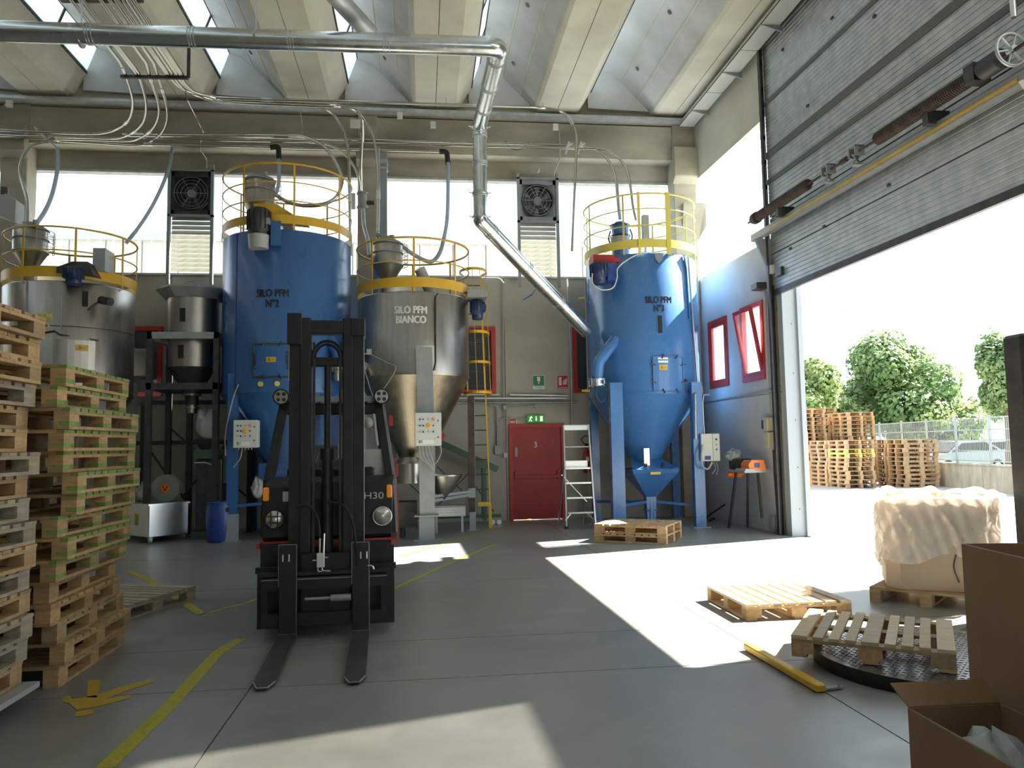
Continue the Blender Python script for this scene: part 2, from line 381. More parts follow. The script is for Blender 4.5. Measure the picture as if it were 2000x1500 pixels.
# downpipe beside middle column
dp=thing('downpipe','grey blue square downpipe beside the middle concrete column','pipe',(-.8,16.2,0))
put('pipe_body',G().box(-.9,16.13,0,-.70,16.33,8.6),'sleeve_grey',dp); put('collar',G().box(-.892,16.10,7.62,-.68,16.35,7.72),'galv_dull',dp); put('collar',G().box(-.892,16.10,7.50,-.68,16.35,7.55),'galv_dull',dp)
# ---- clerestory glazing: strips between z 5.29 and 7.42
gl = thing('window_1',None,None,(0,16.6,5.3),kind='structure')
x=-14.0
while x<6.3:
    g=G(); n=4; wd=1.02
    for i in range(n):
        a=x+wd*i/n; b=a+wd/n
        g.add([(a,16.62,5.29),(b-.03,16.62,5.29),(b-.03,16.62,7.42),(a,16.62,7.42)],[(0,1,2,3)])
        g.add([(b-.03,16.62,5.29),(b-.015,16.60,5.29),(b-.015,16.60,7.42),(b-.03,16.62,7.42)],[(0,1,2,3)])
        g.add([(b-.015,16.60,5.29),(b,16.62,5.29),(b,16.62,7.42),(b-.015,16.60,7.42)],[(0,1,2,3)])
    put('pane',g,'poly_glazing',gl); x+=wd
# ---- red framed windows in the back wall
def redwin(n,x0,x1,z0,z1):
    t=thing(n,None,None,((x0+x1)/2,16.5,z0),kind='structure')
    f=.09; g=G().box(x0,16.44,z0,x1,16.56,z0+f).box(x0,16.44,z1-f,x1,16.56,z1).box(x0,16.44,z0+f,x0+f,16.56,z1-f).box(x1-f,16.44,z0+f,x1,16.56,z1-f)
    put('window_frame',g,'red_paint',t); put('pane',G().box(x0+f,16.52,z0+f,x1-f,16.53,z1-f),'window_glass',t)
redwin('window_2',.62,1.60,2.72,4.17); redwin('window_3',-6.95,-5.3,2.72,4.17); redwin('window_4',3.30,3.98,2.72,4.17)
# ---- door 3
d=thing('door_1',None,None,(2.46,16.5,0),kind='structure')
put('door_frame',G().box(1.86,16.44,0,1.93,16.6,2.06).box(3.0,16.44,0,3.07,16.6,2.06).box(1.93,16.44,1.98,3.0,16.6,2.06),'red_paint',d)
put('door_leaf',G().box(1.93,16.49,.02,3.0,16.55,1.98),'door_red',d)
put('panic_bar',G().box(2.0,16.42,.90,2.93,16.46,.96).box(1.97,16.43,.86,2.03,16.5,1.05).box(2.90,16.43,.86,2.96,16.5,1.05),'door_red',d)
put('door_sticker',G().box(1.99,16.48,1.36,2.045,16.492,1.55),'grey_plastic',d)
put('door_number',text_flat('3',.17,(2.44,16.487,1.60),(1,0,0),(0,0,1),.8,.004),'text_white',d)
# ---- ceiling: shed modules running along Y
PER=2.6
def ceil_mod(k):
    ox=-1.3+PER*k        # skylight top x
    root=thing('ceiling',None,None,(ox,4,8.9),kind='structure') if False else None
CE=thing('ceiling',None,None,(0,4,9),kind='structure')
Y0,Y1=-9.0,15.98
def arch(ox):
    return [(ox,9.80),(ox+.22,9.72),(ox+.48,9.52),(ox+.75,9.24),(ox+.98,9.0),(ox+1.12,8.86)]
for k in range(-4,3):
    ox=-1.3+PER*k
    A=arch(ox); g=G(); pts=[(ox-.02,9.95)]+[(x,z+.10) for x,z in A][1:]
    # vault shell with thickness
    inner=A; n=len(inner); vs=[(x,Y0,z) for x,z in inner]+[(x,Y1,z) for x,z in inner]
    g.add(vs,[(i,i+1,n+i+1,n+i) for i in range(n-1)],0,True)
    vs=[(x+.08,Y0,z+.08) for x,z in inner]+[(x+.08,Y1,z+.08) for x,z in inner]
    g.add(vs,[(i,n+i,n+i+1,i+1) for i in range(n-1)],0,True)
    for q in (0,): g.add([(inner[0][0],Y0,9.8),(inner[0][0]+.08,Y0,9.88),(inner[0][0]+.08,Y1,9.88),(inner[0][0],Y1,9.8)],[(0,1,2,3)])
    put('vault_shell',g,'vault_concrete',CE)
    # thin formwork seams proud of the vault
    for (x,z,nx,nz) in ((ox+.48,9.52,-.7,-.7),(ox+.86,9.125,-.72,-.70)):
        put('vault_seam',G().bar((x+nx*.004,Y0,z+nz*.004),(x+nx*.004,Y1,z+nz*.004),.03,.012,0,up=(nx,0,nz)),'ceiling_concrete',CE)
    # trough beam, split at the joint line
    x1=ox+1.12; bx=ox+1.22; jx=ox+1.64; ex=ox+2.06; tx=ox+2.40
    prof1=[(x1,8.86),(x1+.03,8.80),(bx,8.76),(jx-.006,8.76),(jx-.006,8.9),(x1+.10,8.98)]
    prof2=[(jx+.006,8.76),(ex,8.76),(ex+.09,8.82),(tx,9.24),(tx-.02,9.32),(ex+.02,8.92),(jx+.006,8.9)]
    for pr in (prof1,prof2): put('trough_beam',G().prism([(x,Y0,z) for x,z in pr],(0,Y1-Y0,0)),'ceiling_concrete',CE)
    put('beam_joint',G().box(jx-.01,Y0,8.775,jx+.01,Y1,8.9),'joint_black',CE)
    # gable infill
    put('gable_panel',G().prism([(ox-.25,15.9,8.9),(ox-.25,15.9,9.25),(ox,15.9,9.8)]+[(x,15.9,z) for x,z in A[1:]],(0,.08,0)),'vault_concrete',CE)
    for yy in (10.4,12.9,15.0): put('vault_plug',G().cyl((ox+.615,yy,9.375),(ox+.600,yy,9.363),.045,n=14),'gasket_grey',CE)
    if k<=1:
        # skylight frame and panes from (tx,9.26) to next module top
        bx0,bz0,bx1,bz1=tx,9.27,ox+PER,9.82
        g=G(); g.bar((bx0,Y0,bz0),(bx0,Y1,bz0),.05,.05).bar((bx1,Y0,bz1),(bx1,Y1,bz1),.05,.05)
        y=Y1-.05
        while y>Y0: g.bar((bx0,y,bz0),(bx1,y,bz1),.05,.04,0,up=(-.9,0,.4)); y-=1.45
        put('skylight_frame',g,'dark_steel',CE)
        y=Y1-.05
        while y>Y0+1.45:
            put('skylight_pane',G().add([(bx0,y-.03,bz0),(bx1,y-.03,bz1),(bx1,y-1.42,bz1),(bx0,y-1.42,bz0)],[(0,1,2,3)]),'skylight_glass',CE); y-=1.45
# roof edge strip beside the right wall and far left roof
put('roof_edge',G().box(6.30,-9,8.86,6.7,16.8,9.1),'beam_concrete',CE)
put('roof_edge',G().box(-14,-9,8.86,-11.6,16.8,9.1),'beam_concrete',CE)
g=G()
for (x,y) in ((3.62,12.3),(4.35,10.6),(2.05,13.0),(-.62,12.0),(1.1,9.2)):
    k=round((x+1.3)/PER-.35); 
# ---- room shell out of view
put('wall_left',G().box(-14.2,-9,0,-14,16.7,9),'wall_concrete',kind='structure')
put('wall_front',holed(-14,6.4,0,9.0,[(2.5,5.5,-.1,3.6)],-9.2,-9.0),'wall_concrete',kind='structure')
# ---- right wall (slightly out of square with the back wall)
WX=6.18
wr = thing('wall_right',None,None,(WX,14,0),kind='structure')
def wh(y0,y1,z0,z1,holes,x0,x1):
    g=G(); ys=sorted({y0,y1,*[h[0] for h in holes],*[h[1] for h in holes]}); zs=sorted({z0,z1,*[h[2] for h in holes],*[h[3] for h in holes]})
    for a,b in zip(ys[:-1],ys[1:]):
        for c,e in zip(zs[:-1],zs[1:]):
            my,mz=(a+b)/2,(c+e)/2
            if any(h[0]<my<h[1] and h[2]<mz<h[3] for h in holes): continue
            g.box(x0,a,c,x1,b,e)
    return g
H=[(14.72,15.66,2.72,4.14),(13.15,14.08,2.72,4.16)]
put('wall_panel',wh(12.55,16.56,0,2.44,[],WX,WX+.2).wall(),'panel_paint',wr)
put('wall_panel',wh(12.55,16.56,2.45,5.17,H,WX,WX+.2).wall(),'panel_paint',wr)
put('wall_panel',wh(12.55,16.56,7.42,9.05,[],WX,WX+.2).wall(),'ceiling_concrete',wr)
put('wall_panel',wh(-9.2,6.62,0,9.05,[(-8.8,6.7,5.3,7.4)],WX,WX+.2).wall(),'panel_paint',wr)
put('wall_panel',wh(6.62,6.80,4.25,9.05,[],WX,WX+.2).wall(),'panel_paint',wr)
for i in range(15): put('fill_light_pane',G().add([(WX+.1,-8.8+i*1.057,5.3),(WX+.1,-8.8+(i+1)*1.057,5.3),(WX+.1,-8.8+(i+1)*1.057,7.4),(WX+.1,-8.8+i*1.057,7.4)],[(0,1,2,3)]).wall(),'frosted_fill',wr)  # unseen glazing, added and shaped to spread soft light on the near floor
put('wall_panel',wh(6.9,12.55,8.95,9.3,[],WX-.02,WX+.2).wall(),'ceiling_concrete',wr)
put('panel_cap',G().box(WX-.01,12.6,7.40,WX+.21,16.5,7.43).wall(),'ceiling_concrete',wr)
# glazing of the right clerestory
t=thing('window_5',None,None,(WX,14.5,5.2),kind='structure')
for i in range(4):
    y=12.62+i*.965; put('pane',G().add([(WX+.1,y,5.18),(WX+.1,y+.96,5.18),(WX+.1,y+.96,7.40),(WX+.1,y,7.40)],[(0,1,2,3)]).wall(),'glass',t)
put('window_frame',G().box(WX+.05,12.6,5.16,WX+.15,16.5,5.20).wall(),'galv_dull',t)
# right wall red windows: one shut, one tilted open
def rw(n,y0,y1,z0,z1,tilt):
    t=thing(n,None,None,(WX,(y0+y1)/2,z0),kind='structure'); f=.09
    g=G().box(WX-.03,y0,z0,WX+.05,y1,z0+f).box(WX-.03,y0,z1-f,WX+.05,y1,z1).box(WX-.03,y0,z0+f,WX+.05,y0+f,z1-f).box(WX-.03,y1-f,z0+f,WX+.05,y1,z1-f)
    put('window_frame',g.wall(),'red_paint',t)
    s=G(); a,b,c,e=y0+f,y1-f,z0+f,z1-f; h=.07; X=WX-.02
    s.box(X,a,c,X+.05,b,c+h).box(X,a,e-h,X+.05,b,e).box(X,a,c+h,X+.05,a+h,e-h).box(X,b-h,c+h,X+.05,b,e-h)
    p=G().box(X+.02,a+h,c+h,X+.028,b-h,e-h)
    if tilt:
        R=Matrix.Translation((X,0,c))@Matrix.Rotation(-tilt,4,'Y')@Matrix.Translation((-X,0,-c)); s.xf(R); p.xf(R)
    sa=put('sash',s.wall(),'red_paint',t); put('pane',p.wall(),'glass',t)
rw('window_6',14.72,15.66,2.72,4.14,0); rw('window_7',13.15,14.08,2.72,4.16,math.radians(9))
# jamb casing
jb=put('trim_4',G().box(WX-.02,12.42,0,WX+.30,12.55,4.45).box(WX+.22,12.36,0,WX+.30,12.43,4.45).wall(),'jamb_grey',kind='structure')
put('trim_5',G().box(WX+.30,12.40,0,WX+.33,12.62,1.75).wall(),'orange',kind='structure')
put('trim_6',G().box(WX,6.52,0,WX+.30,6.62,4.45).wall(),'panel_paint',kind='structure')
for z in (.45,1.15,1.95,2.75,3.6): put('bolt_head',G().cyl((WX+.13,12.42,z),(WX+.13,12.412,z),.009,n=8).wall(),'dark_steel',jb)
# cable tray under the roof edge
t=thing('cable_tray','long pale galvanized tray on brackets under the roof edge above the roller door','tray',(5.95,11,8.5))
for i in range(8):
    y=2.7+i*1.66; put('tray_section',G().box(5.70,y,8.58,6.05,y+1.64,8.59).box(5.70,y,8.58,5.71,y+1.64,8.65).box(6.04,y,8.58,6.05,y+1.64,8.65),'white_box',t)
    put('tray_bracket',G().prism([(5.69,y+.8,8.575),(6.08,y+.8,8.575),(6.08,y+.8,8.47)],(0,.03,0)),'grey_steel',t)
# ---- sectional door, raised
dr=thing('door_2',None,None,(WX,9.8,4.2),kind='structure')
ZS=[4.21,4.86,5.51,6.16,6.64,7.58,8.70,9.05]
DY0,DY1=6.72,12.66
for a,b in zip(ZS[:-1],ZS[1:]):
    n=max(3,round((b-a)/.075)); g=G(); h=(b-a-.012)/n; X=WX-.05
    pr=[(X+.05,a+.006)]
    for i in range(n):
        z=a+.006+h*i; pr+=[(X,z+.004),(X,z+h-.012),(X+.008,z+h-.008),(X+.008,z+h-.002)]
    pr+=[(X+.05,b-.006)]
    g.prism([(x,DY0,z) for x,z in pr],(0,DY1-DY0,0)); put('door_section',g.wall(),'galv_dull',dr)
put('light_leak_sheet',G().box(WX-.012,DY0,4.2,WX+.0,DY1,9.05).wall(),'galv_dull',dr)  # added sheet that blocks daylight leaking between the sections
for z,h in ((6.16,.045),(6.64,.06),(7.58,.04),(8.70,.06)): put('section_gasket',G().box(WX-.066,DY0,z-h,WX-.045,DY1,z+h).wall(),'gasket_grey',dr)
put('bottom_seal',G().box(WX-.06,DY0,4.13,WX+.0,DY1,4.23).wall(),'dark_steel',dr)
for (y,z) in ((11.95,4.78),(10.9,4.85),(9.3,4.95),(11.2,6.9),(11.9,8.2),(10.4,7.9),(9.4,7.35)):
    put('door_hook',G().box(WX-.075,y,z,WX-.05,y+.05,z+.035).wall(),'dark_steel',dr)
put('lock_box',G().box(WX-.10,12.25,4.42,WX-.05,12.45,4.56).wall(),'dark_steel',dr)
put('roller_carrier',G().box(WX-.12,12.55,4.52,WX-.05,12.68,4.66).wall(),'white_box',dr)
# vertical tracks
def track(n,y,lab):
    t=thing(n,lab,'track',(WX-.1,y,0))
    g=G().box(WX-.14,y,0,WX-.12,y+.07,9.0).box(WX-.14,y+.06,0,WX-.05,y+.075,9.0).box(WX-.06,y-.02,0,WX-.045,y+.08,4.3)
    put('rail',g.wall(),'dark_steel',t)
    put('angle_post',G().box(WX-.09,y+.075,0,WX-.02,y+.15,5.0).wall(),'galvanized',t)
    z=5.6
    while z<8.9: put('track_slot_plate',G().box(WX-.142,y+.06,z,WX-.05,y+.078,z+.08).wall(),'dark_steel',t); z+=.45
track('door_track',12.62,'tall dark steel door track beside the far jamb of the raised door')
track('door_track',6.55,'tall dark steel door track at the near end of the raised door')
# spring shaft assembly
SX=WX-.33; SZ=5.50
t=thing('torsion_spring_shaft','rusty brown torsion spring shaft mounted across the raised sectional door','door mechanism',(SX,9.8,SZ-.3))
put('shaft',G().cyl((SX,6.5,SZ),(SX,12.9,SZ),.018,n=10).wall(),'rust_steel',t)
for a,b in ((10.85,12.5),(7.35,9.1)):
    g=G(); pts=[]; n=int((b-a)/.034); s=8
    g.cyl((SX,a,SZ),(SX,b,SZ),.072,n=14)
    for i in range(n*s+1): an=2*PI*i/s; pts.append((SX+.076*math.cos(an),a+(b-a)*i/(n*s),SZ+.076*math.sin(an)))
    g.tube(pts,.014,5); put('torsion_spring',g.wall(),'rust_steel',t)
for y in (12.55,): put('cable_drum',G().cyl((SX,y,SZ),(SX,y+.10,SZ),.10,n=20).cyl((SX,y+.10,SZ),(SX,y+.2,SZ),.10,.06,n=20).wall(),'rust_steel',t)
put('cable_drum',G().cyl((SX,7.0,SZ),(SX,7.25,SZ),.11,n=20).wall(),'dark_steel',t)
for y in (10.2,9.5): 
    g=G().box(SX-.07,y,SZ-.06,SX+.07,y+.02,SZ+.08).box(SX-.07,y+.14,SZ-.06,SX+.07,y+.16,SZ+.08).box(SX-.07,y,SZ+.07,SX+.07,y+.16,SZ+.085)
    g.bar((SX-.06,y+.08,SZ-.16),(SX+.06,y+.08,SZ-.02),.03,.01).bar((SX+.06,y+.08,SZ-.16),(SX-.06,y+.08,SZ-.02),.03,.01).box(SX-.06,y+.03,SZ-.18,SX+.06,y+.13,SZ-.16)
    put('shaft_bearing',g.wall(),'grey_steel',t)
put('shaft_coupling',G().cyl((SX,9.8,SZ),(SX,9.95,SZ),.035,n=10).wall(),'rust_steel',t)
for y in (11.75,8.1): put('spring_bracket',G().box(SX-.03,y,SZ-.22,SX+.25,y+.1,SZ-.06).wall(),'dark_steel',t)
# chain wheel
cyw=6.86; g=G(); R_=.17; A=Matrix.Rotation(PI/2,3,'X')
pts=[(SX+R_*math.cos(2*PI*i/28),cyw,SZ+.02+R_*math.sin(2*PI*i/28)) for i in range(28)]; g.tube(pts,.018,7,closed=True)
for i in range(6): g.bar((SX,cyw,SZ+.02),(SX+R_*math.cos(PI*i/3+.2),cyw,SZ+.02+R_*math.sin(PI*i/3+.2)),.02,.012)
g.cyl((SX,cyw-.04,SZ+.02),(SX,cyw+.05,SZ+.02),.035,n=12)
put('chain_wheel',g.wall(),'galv_dull',t)
put('wheel_guard',G().box(SX-.1,7.27,SZ-.1,SX+.1,7.42,SZ+.1).wall(),'dark_steel',t)
# header beam with yellow strip
t=thing('door_header_rail','grey steel header rail with a yellow edge strip carrying the spring shaft','rail',(WX-.25,9.8,5.2))
put('rail_body',G().box(WX-.25,6.8,5.18,WX-.14,13.0,5.20).box(WX-.25,6.8,5.20,WX-.235,13.0,5.30).box(WX-.155,6.8,5.20,WX-.14,13.0,5.30).wall(),'grey_steel',t)
put('edge_strip',G().box(WX-.262,6.9,5.21,WX-.251,12.3,5.24).wall(),'yellow_paint',t)
put('end_bracket',G().prism([(WX-.34,12.66,5.15),(WX-.02,12.66,5.15),(WX-.02,12.66,4.6),(WX-.12,12.66,4.6)],(0,.05,0)).wall(),'grey_steel',t)
put('end_bracket',G().prism([(WX-.34,6.75,5.15),(WX-.02,6.75,5.15),(WX-.02,6.75,4.7)],(0,.05,0)).wall(),'white_box',t)
tag(put('spiral_hose',G().tube([(WX-.3,6.84,9.0),(WX-.3,6.84,SZ+.35)],.030,8).wall(),'galvanized'),'ribbed galvanized hose hanging beside the chain wheel at the near door jamb','hose')
# ================================================================== SILOS
def hatch(root,cx,cy,R,a,z0,z1,wd,m,door_m,lugs=True):
    h=put('hatch',lathe_patch(cx,cy,R,a,wd,z0,z1,.025),door_m,root)
    g=G()
    rr=R+.03
    def p(da,z,r=rr): return (cx+r*math.cos(a+da/R),cy+r*math.sin(a+da/R),z)
    hw=wd/2
    for zz in (z0,z1): g.tube([p(-hw+wd*i/8,zz) for i in range(9)],.012,6)
    for s in (-1,1): g.tube([p(s*hw,z0),p(s*hw,z1)],.012,6)
    put('hatch_rim',g,m,h)
    if lugs:
        for s in (-1,1):
            for k in range(2): put('clamp',G().bar(p(s*(hw-.05),z0+(z1-z0)*(.25+.5*k)),p(s*(hw+.05),z0+(z1-z0)*(.25+.5*k)+.03,rr+.03),.02,.02),'dark_steel',h)
        for zz,d_ in ((z0,-.04),(z1,.04)):
            for k in (-1,1): put('clamp',G().bar(p(k*hw*.45,zz-d_),p(k*hw*.45+.03,zz+d_,rr+.03),.02,.02),'dark_steel',h)
    return h
def silo(label,cx,cy,R,zc,zt,zb,rb,body,cone,rail,legs,legm,cat='silo'):
    t=thing('silo',label,cat,(cx,cy,0))
    put('shell',G().lathe((cx,cy,0),[(R,zc),(R,zt-.02),(R-.02,zt),(0.01,zt+.05)],64),body,t)
    put('cone',G().lathe((cx,cy,0),[(R,zc),(rb,zb),(rb,zb-.12)],64).lathe((cx,cy,0),[(R+.012,zc-.02),(R+.012,zc+.02)],64),cone,t)
    k0,k1,rz,nm,ph,gap=rail
    put('kick_plate',G().lathe((cx,cy,0),[(R+.02,k0),(R+.02,k1)],64).lathe((cx,cy,0),[(R+.012,k1),(R+.012,k0)],64).lathe((cx,cy,0),[(R+.012,k1),(R+.02,k1)],64),nm,t)
    for i,z in enumerate(rz): put('guard_rail',G().ring((cx,cy,z),R+.015,.018 if i==0 else .012,64,k=6),nm,t)
    n=8
    for i in range(n):
        a=ph+2*PI*i/n; x=cx+(R+.015)*math.cos(a); y=cy+(R+.015)*math.sin(a)
        put('rail_post',G().bar((x,y,zt-.02),(x,y,rz[0]),.035,.012,0,up=(math.cos(a),math.sin(a),0)),nm,t)
    for (x,y,z0,z1,w_,d_) in legs:
        l=put('leg',G().box(x-w_/2,y-d_/2,z0,x+w_/2,y+d_/2,z1),legm,t)
        put('foot_plate',G().box(x-w_/2-.06,y-d_/2-.06,0,x+w_/2+.06,y+d_/2+.06,.015),'grey_steel',l)
    return t
def sight(root,cx,cy,R,a,z,h=.26): 
    g=lathe_patch(cx,cy,R,a,.09,z-h/2,z+h/2,.012); put('sight_glass',g,'rubber',root)
def control_box(root,x,y,z,w_,h,rz=0,txt='85',left=True):
    R=Matrix.Translation((x,y,z))@Matrix.Rotation(rz,4,'Z'); d=.20
    b=put('control_box',G().box(-w_/2,-d,0,w_/2,0,h).box(-w_/2-.005,-d-.02,-.005,w_/2+.005,-d,h+.005).xf(R),'white_box',root,bevel=.006)
    ys=-d-.02
    cols=[('blue_plastic','blue_plastic','grey_plastic','orange'),('text_black','text_black','amber','blue_plastic'),('grey_plastic','text_black','yellow_paint','blue_plastic')]
    for r_ in range(3):
        for c in range(4):
            X=-w_/2+w_*(.18,.31,.50,.70)[c]; Z=h*(.80-.19*r_); rad=.030 if (r_==1 and c==2) else (.022 if (r_==0 and c==3) else .013)
            put('button',G().cyl((X,ys,Z),(X,ys-.018,Z),rad,n=12).xf(R),cols[r_][c],b)
    put('button_ring',G().cyl((-w_/2+w_*.5,ys,h*.61),(-w_/2+w_*.5,ys-.006,h*.61),.044,n=16).xf(R),'yellow_pale',b)
    for Z in (.25,.76): put('lock',G().cyl((w_/2-.05,ys,h*Z),(w_/2-.05,ys-.008,h*Z),.012,n=10).xf(R),'text_black',b)
    put('box_label',G().box(-w_/2+.03,ys-.003,.03,w_/2-.12,ys,.10).xf(R),'sign_white',b)
    g=text_g(txt,.075,.0005); g.v=[R@Vector((p.x-w_/2+.09,ys-.006,p.y+.065)) for p in g.v]; put('box_lettering',g,'blue_dark' if txt!='82' else 'blue_plastic',b)
    g=G()
    for i in range(5):
        xx=-w_/2+.06+i*.055; g.cyl((xx,-d/2,0),(xx,-d/2,-.04),.014,n=8)
    put('cable_gland',g.xf(R),'grey_plastic',b)
    return b,R
def loader(label,x,y,z,r,h,m,lid=True,cage=True,group=None,neck=.3):
    t=thing('vacuum_loader',label,'loader',(x,y,z),group)
    zc=z+neck
    put('outlet_neck',G().cyl((x,y,z),(x,y,zc),r*.42,n=20),m,t)
    put('hopper_cone',G().lathe((x,y,0),[(r*.42,zc),(r,zc+h*.38)],28),m,t)
    put('hopper_body',G().lathe((x,y,0),[(r,zc+h*.38),(r,zc+h),(r*.93,zc+h+.02),(.01,zc+h+.05)],28),m,t)
    g=G(); 
    for zz in (zc+h*.40,zc+h*.72,zc+h*.97): g.ring((x,y,zz),r+.008,.012,28,k=5)
    put('clamp_band',g,'grey_steel',t)
    if cage:
        g=G(); 
        for i in range(6):
            zz=zc+h*(.42+.1*i); g.tube([(x+(r+.10)*math.cos(a),y+(r+.10)*math.sin(a),zz) for a in [-.9+.25*k for k in range(8)]],.005,4)
        for a in (-.9,-.4,.1,.6,.85): g.tube([(x+(r+.10)*math.cos(a),y+(r+.10)*math.sin(a),zc+h*(.42)),(x+(r+.10)*math.cos(a),y+(r+.10)*math.sin(a),zc+h*.92)],.005,4)
        for a in (-.9,.85): g.bar((x+r*math.cos(a),y+r*math.sin(a),zc+h*.9),(x+(r+.1)*math.cos(a),y+(r+.1)*math.sin(a),zc+h*.9),.01,.01)
        put('wire_cage',g,'grey_steel',t)
    g=G().box(x-.12,y-.05,zc+h+.03,x+.05,y+.08,zc+h+.12).cyl((x+.08,y,zc+h+.03),(x+.08,y,zc+h+.16),.05,n=12)
    put('inlet_head',g,'grey_steel',t)
    return t
def motor(root,c,r,l,m='navy_motor',m2='grey_steel',name='drive_motor'):
    x,y,z=c; b=put(name,G().lathe((x,y,z),[(0.01,0),(r*.75,.0),(r*.8,l*.1),(r*.8,l*.34),(r,l*.36),(r,l*.95),(r*.8,l),(.01,l)],20),m,root)
    g=G()
    for i in range(16):
        a=2*PI*i/16; g.box(-.003,r*.98,l*.38,.003,r*1.10,l*.92) if False else g.bar((x+r*math.cos(a),y+r*math.sin(a),z+l*.38),(x+r*math.cos(a),y+r*math.sin(a),z+l*.92),.006,r*.22,0,up=(math.cos(a),math.sin(a),0))
    put('cooling_fins',g,m,b); put('terminal_box',G().cbox((x+r*.9*math.cos(-.4),y+r*.9*math.sin(-.4)-.02,z+l*.6),(.10,.10,.11)),m2,b)
    return b
def seam(root,cx,cy,R,a,z0,z1,m='dark_steel',th=.012): put('seam_strip',lathe_patch(cx,cy,R,a,th,z0,z1,.006,2),m,root)
def warn(root,cx,cy,R,a,z,wd=.13,h=.10):
    b=put('warning_plate',lathe_patch(cx,cy,R+.028,a,wd,z,z+h,.004,3),'yellow_paint',root)
    g=text_g('\u0394 ~',.07,0,1.0); g.v=[Vector((cx+(R+.036)*math.cos(a+p.x/R),cy+(R+.036)*math.sin(a+p.x/R),z+h/2+p.y)) for p in g.v]
    put('warning_print',g,'text_black',b)
def ang(cx,cy,px,z,R): # angle on the drum where picture column px meets it
    d=ray(px,700); a=d.x**2+d.y**2; b=-2*(d.x*cx+d.y*cy); c=cx*cx+cy*cy-R*R; t=(-b-math.sqrt(max(0,b*b-4*a*c)))/(2*a)
    return math.atan2(d.y*t-cy,d.x*t-cx)
# ---- blue silo number 2
cx,cy,R=-2.53,14.95,1.18
s2=silo('tall dark blue silo lettered SILO PFM N°2 behind the forklift',cx,cy,R,2.62,5.50,.95,.20,'blue_shaded','blue_shaded',
    (5.60,5.76,(6.70,6.36,6.02),'yellow_paint',.25,0),[(-3.32,14.12,.46,2.95,.17,.13),(-1.72,14.12,.0,2.7,.16,.13),(-3.32,15.8,0,2.95,.16,.13),(-1.72,15.8,0,2.95,.16,.13)],'blue_shaded')
put('leg_sleeve',G().box(-3.42,14.04,.0,-3.22,14.2,.48),'sleeve_grey',s2)
a=ang(cx,cy,531,0,R)
put('silo_lettering',text_cyl('SILO PFM',.19,cx,cy,R,a,4.34,.74,.008),'text_black',s2)
put('silo_lettering',text_cyl('N\u00b02',.19,cx,cy,R,a,4.155,.74,.008),'text_black',s2)
a=ang(cx,cy,530,0,R); hatch(s2,cx,cy,R,a,2.86,3.44,.62,'dark_steel','blue_shaded'); warn(s2,cx,cy,R,a,3.12,.17,.09)
for da in (-.28,.28): put('hatch_handle',lathe_patch(cx,cy,R+.03,a+da/R,.03,3.06,3.26,.02,2),'dark_steel',s2)
for px in (510,542): 
    a_=ang(cx,cy,px,0,R); put('test_cap',G().cyl((cx+(R)*math.cos(a_),cy+R*math.sin(a_),2.74),(cx+(R+.03)*math.cos(a_),cy+(R+.03)*math.sin(a_),2.74),.045,n=14),'yellow_pale',s2)
seam(s2,cx,cy,R,ang(cx,cy,460,0,R),2.65,5.48,'blue_dark',.02)
a=ang(cx,cy,647,0,R); u=Vector((math.cos(a),math.sin(a),0)); b0=Vector((cx,cy,3.6))+u*(R-.05); b1=Vector((cx,cy,3.32))+u*(R+.16)
sp=put('sampling_spout',G().tube([b0,b1,b1+Vector((0,0,-.18))],.10,16),'blue_shaded',s2)
g=G()
for zz,rr in ((3.13,.12),(3.04,.13),(2.98,.10),(2.90,.085),(2.83,.06)): g.cyl((b1.x,b1.y,zz-.02),(b1.x,b1.y,zz+.02),rr,n=20)
g.cyl((b1.x,b1.y,2.84),(b1.x,b1.y,3.14),.07,n=16)
for i in range(6): g.cyl((b1.x+.115*math.cos(i),b1.y+.115*math.sin(i),2.99),(b1.x+.115*math.cos(i),b1.y+.115*math.sin(i),3.16),.008,n=6)
put('spout_clamp',g,'stainless',sp)
b,Rm=control_box(s2,-3.04,14.03,1.64,.40,.47,0,'82')
put('box_cable',G().tube(spline([(-3.12,13.93,1.6),(-3.16,13.95,1.45),(-3.28,14.03,1.3)]),.012,6),'grey_plastic',s2)
put('leg_cable',G().tube(spline([(-3.2,13.95,2.75),(-3.3,14.0,2.5),(-3.42,14.0,1.9),(-3.42,14.02,1.5)]),.012,6),'grey_plastic',s2)
put('leg_brace',G().bar((-3.32,14.12,2.45),(-2.85,14.5,1.75),.05,.05),'blue_shaded',s2)
put('leg_brace',G().bar((-3.24,14.12,.62),(-1.72,14.12,.72),.07,.05),'blue_shaded',s2)
put('outlet_housing',G().box(-2.95,14.5,.75,-2.1,15.4,1.35).box(-2.8,14.6,.2,-2.3,15.2,.75),'blue_shaded',s2)
m=motor(s2,(-2.86+.03,13.72,5.22),.19,.62,'dark_steel','grey_steel'); 
put('motor_cover',G().cyl((-2.83,13.72,5.12),(-2.83,13.72,5.36),.165,.185,n=20),'grey_plastic',m)
put('gearbox',G().box(-2.62,13.68,5.18,-2.45,13.95,5.62),'blue_shaded',s2)
put('belt_guard',G().prism([(-2.9,13.8,5.80),(-2.55,13.8,5.80),(-2.35,13.8,5.75),(-2.35,13.8,5.70),(-2.9,13.8,5.7)],(0,.9,0)).prism([(-2.95,13.85,5.70),(-2.95,13.85,5.98),(-2.55,13.85,5.98),(-2.0,13.85,5.62)],(0,.25,0)),'yellow_paint',s2)
loader('stainless vacuum loader with clamp bands inside the yellow rail of the tall dark blue silo',-2.98,14.5,5.55,.28,.78,'stainless',group=None)
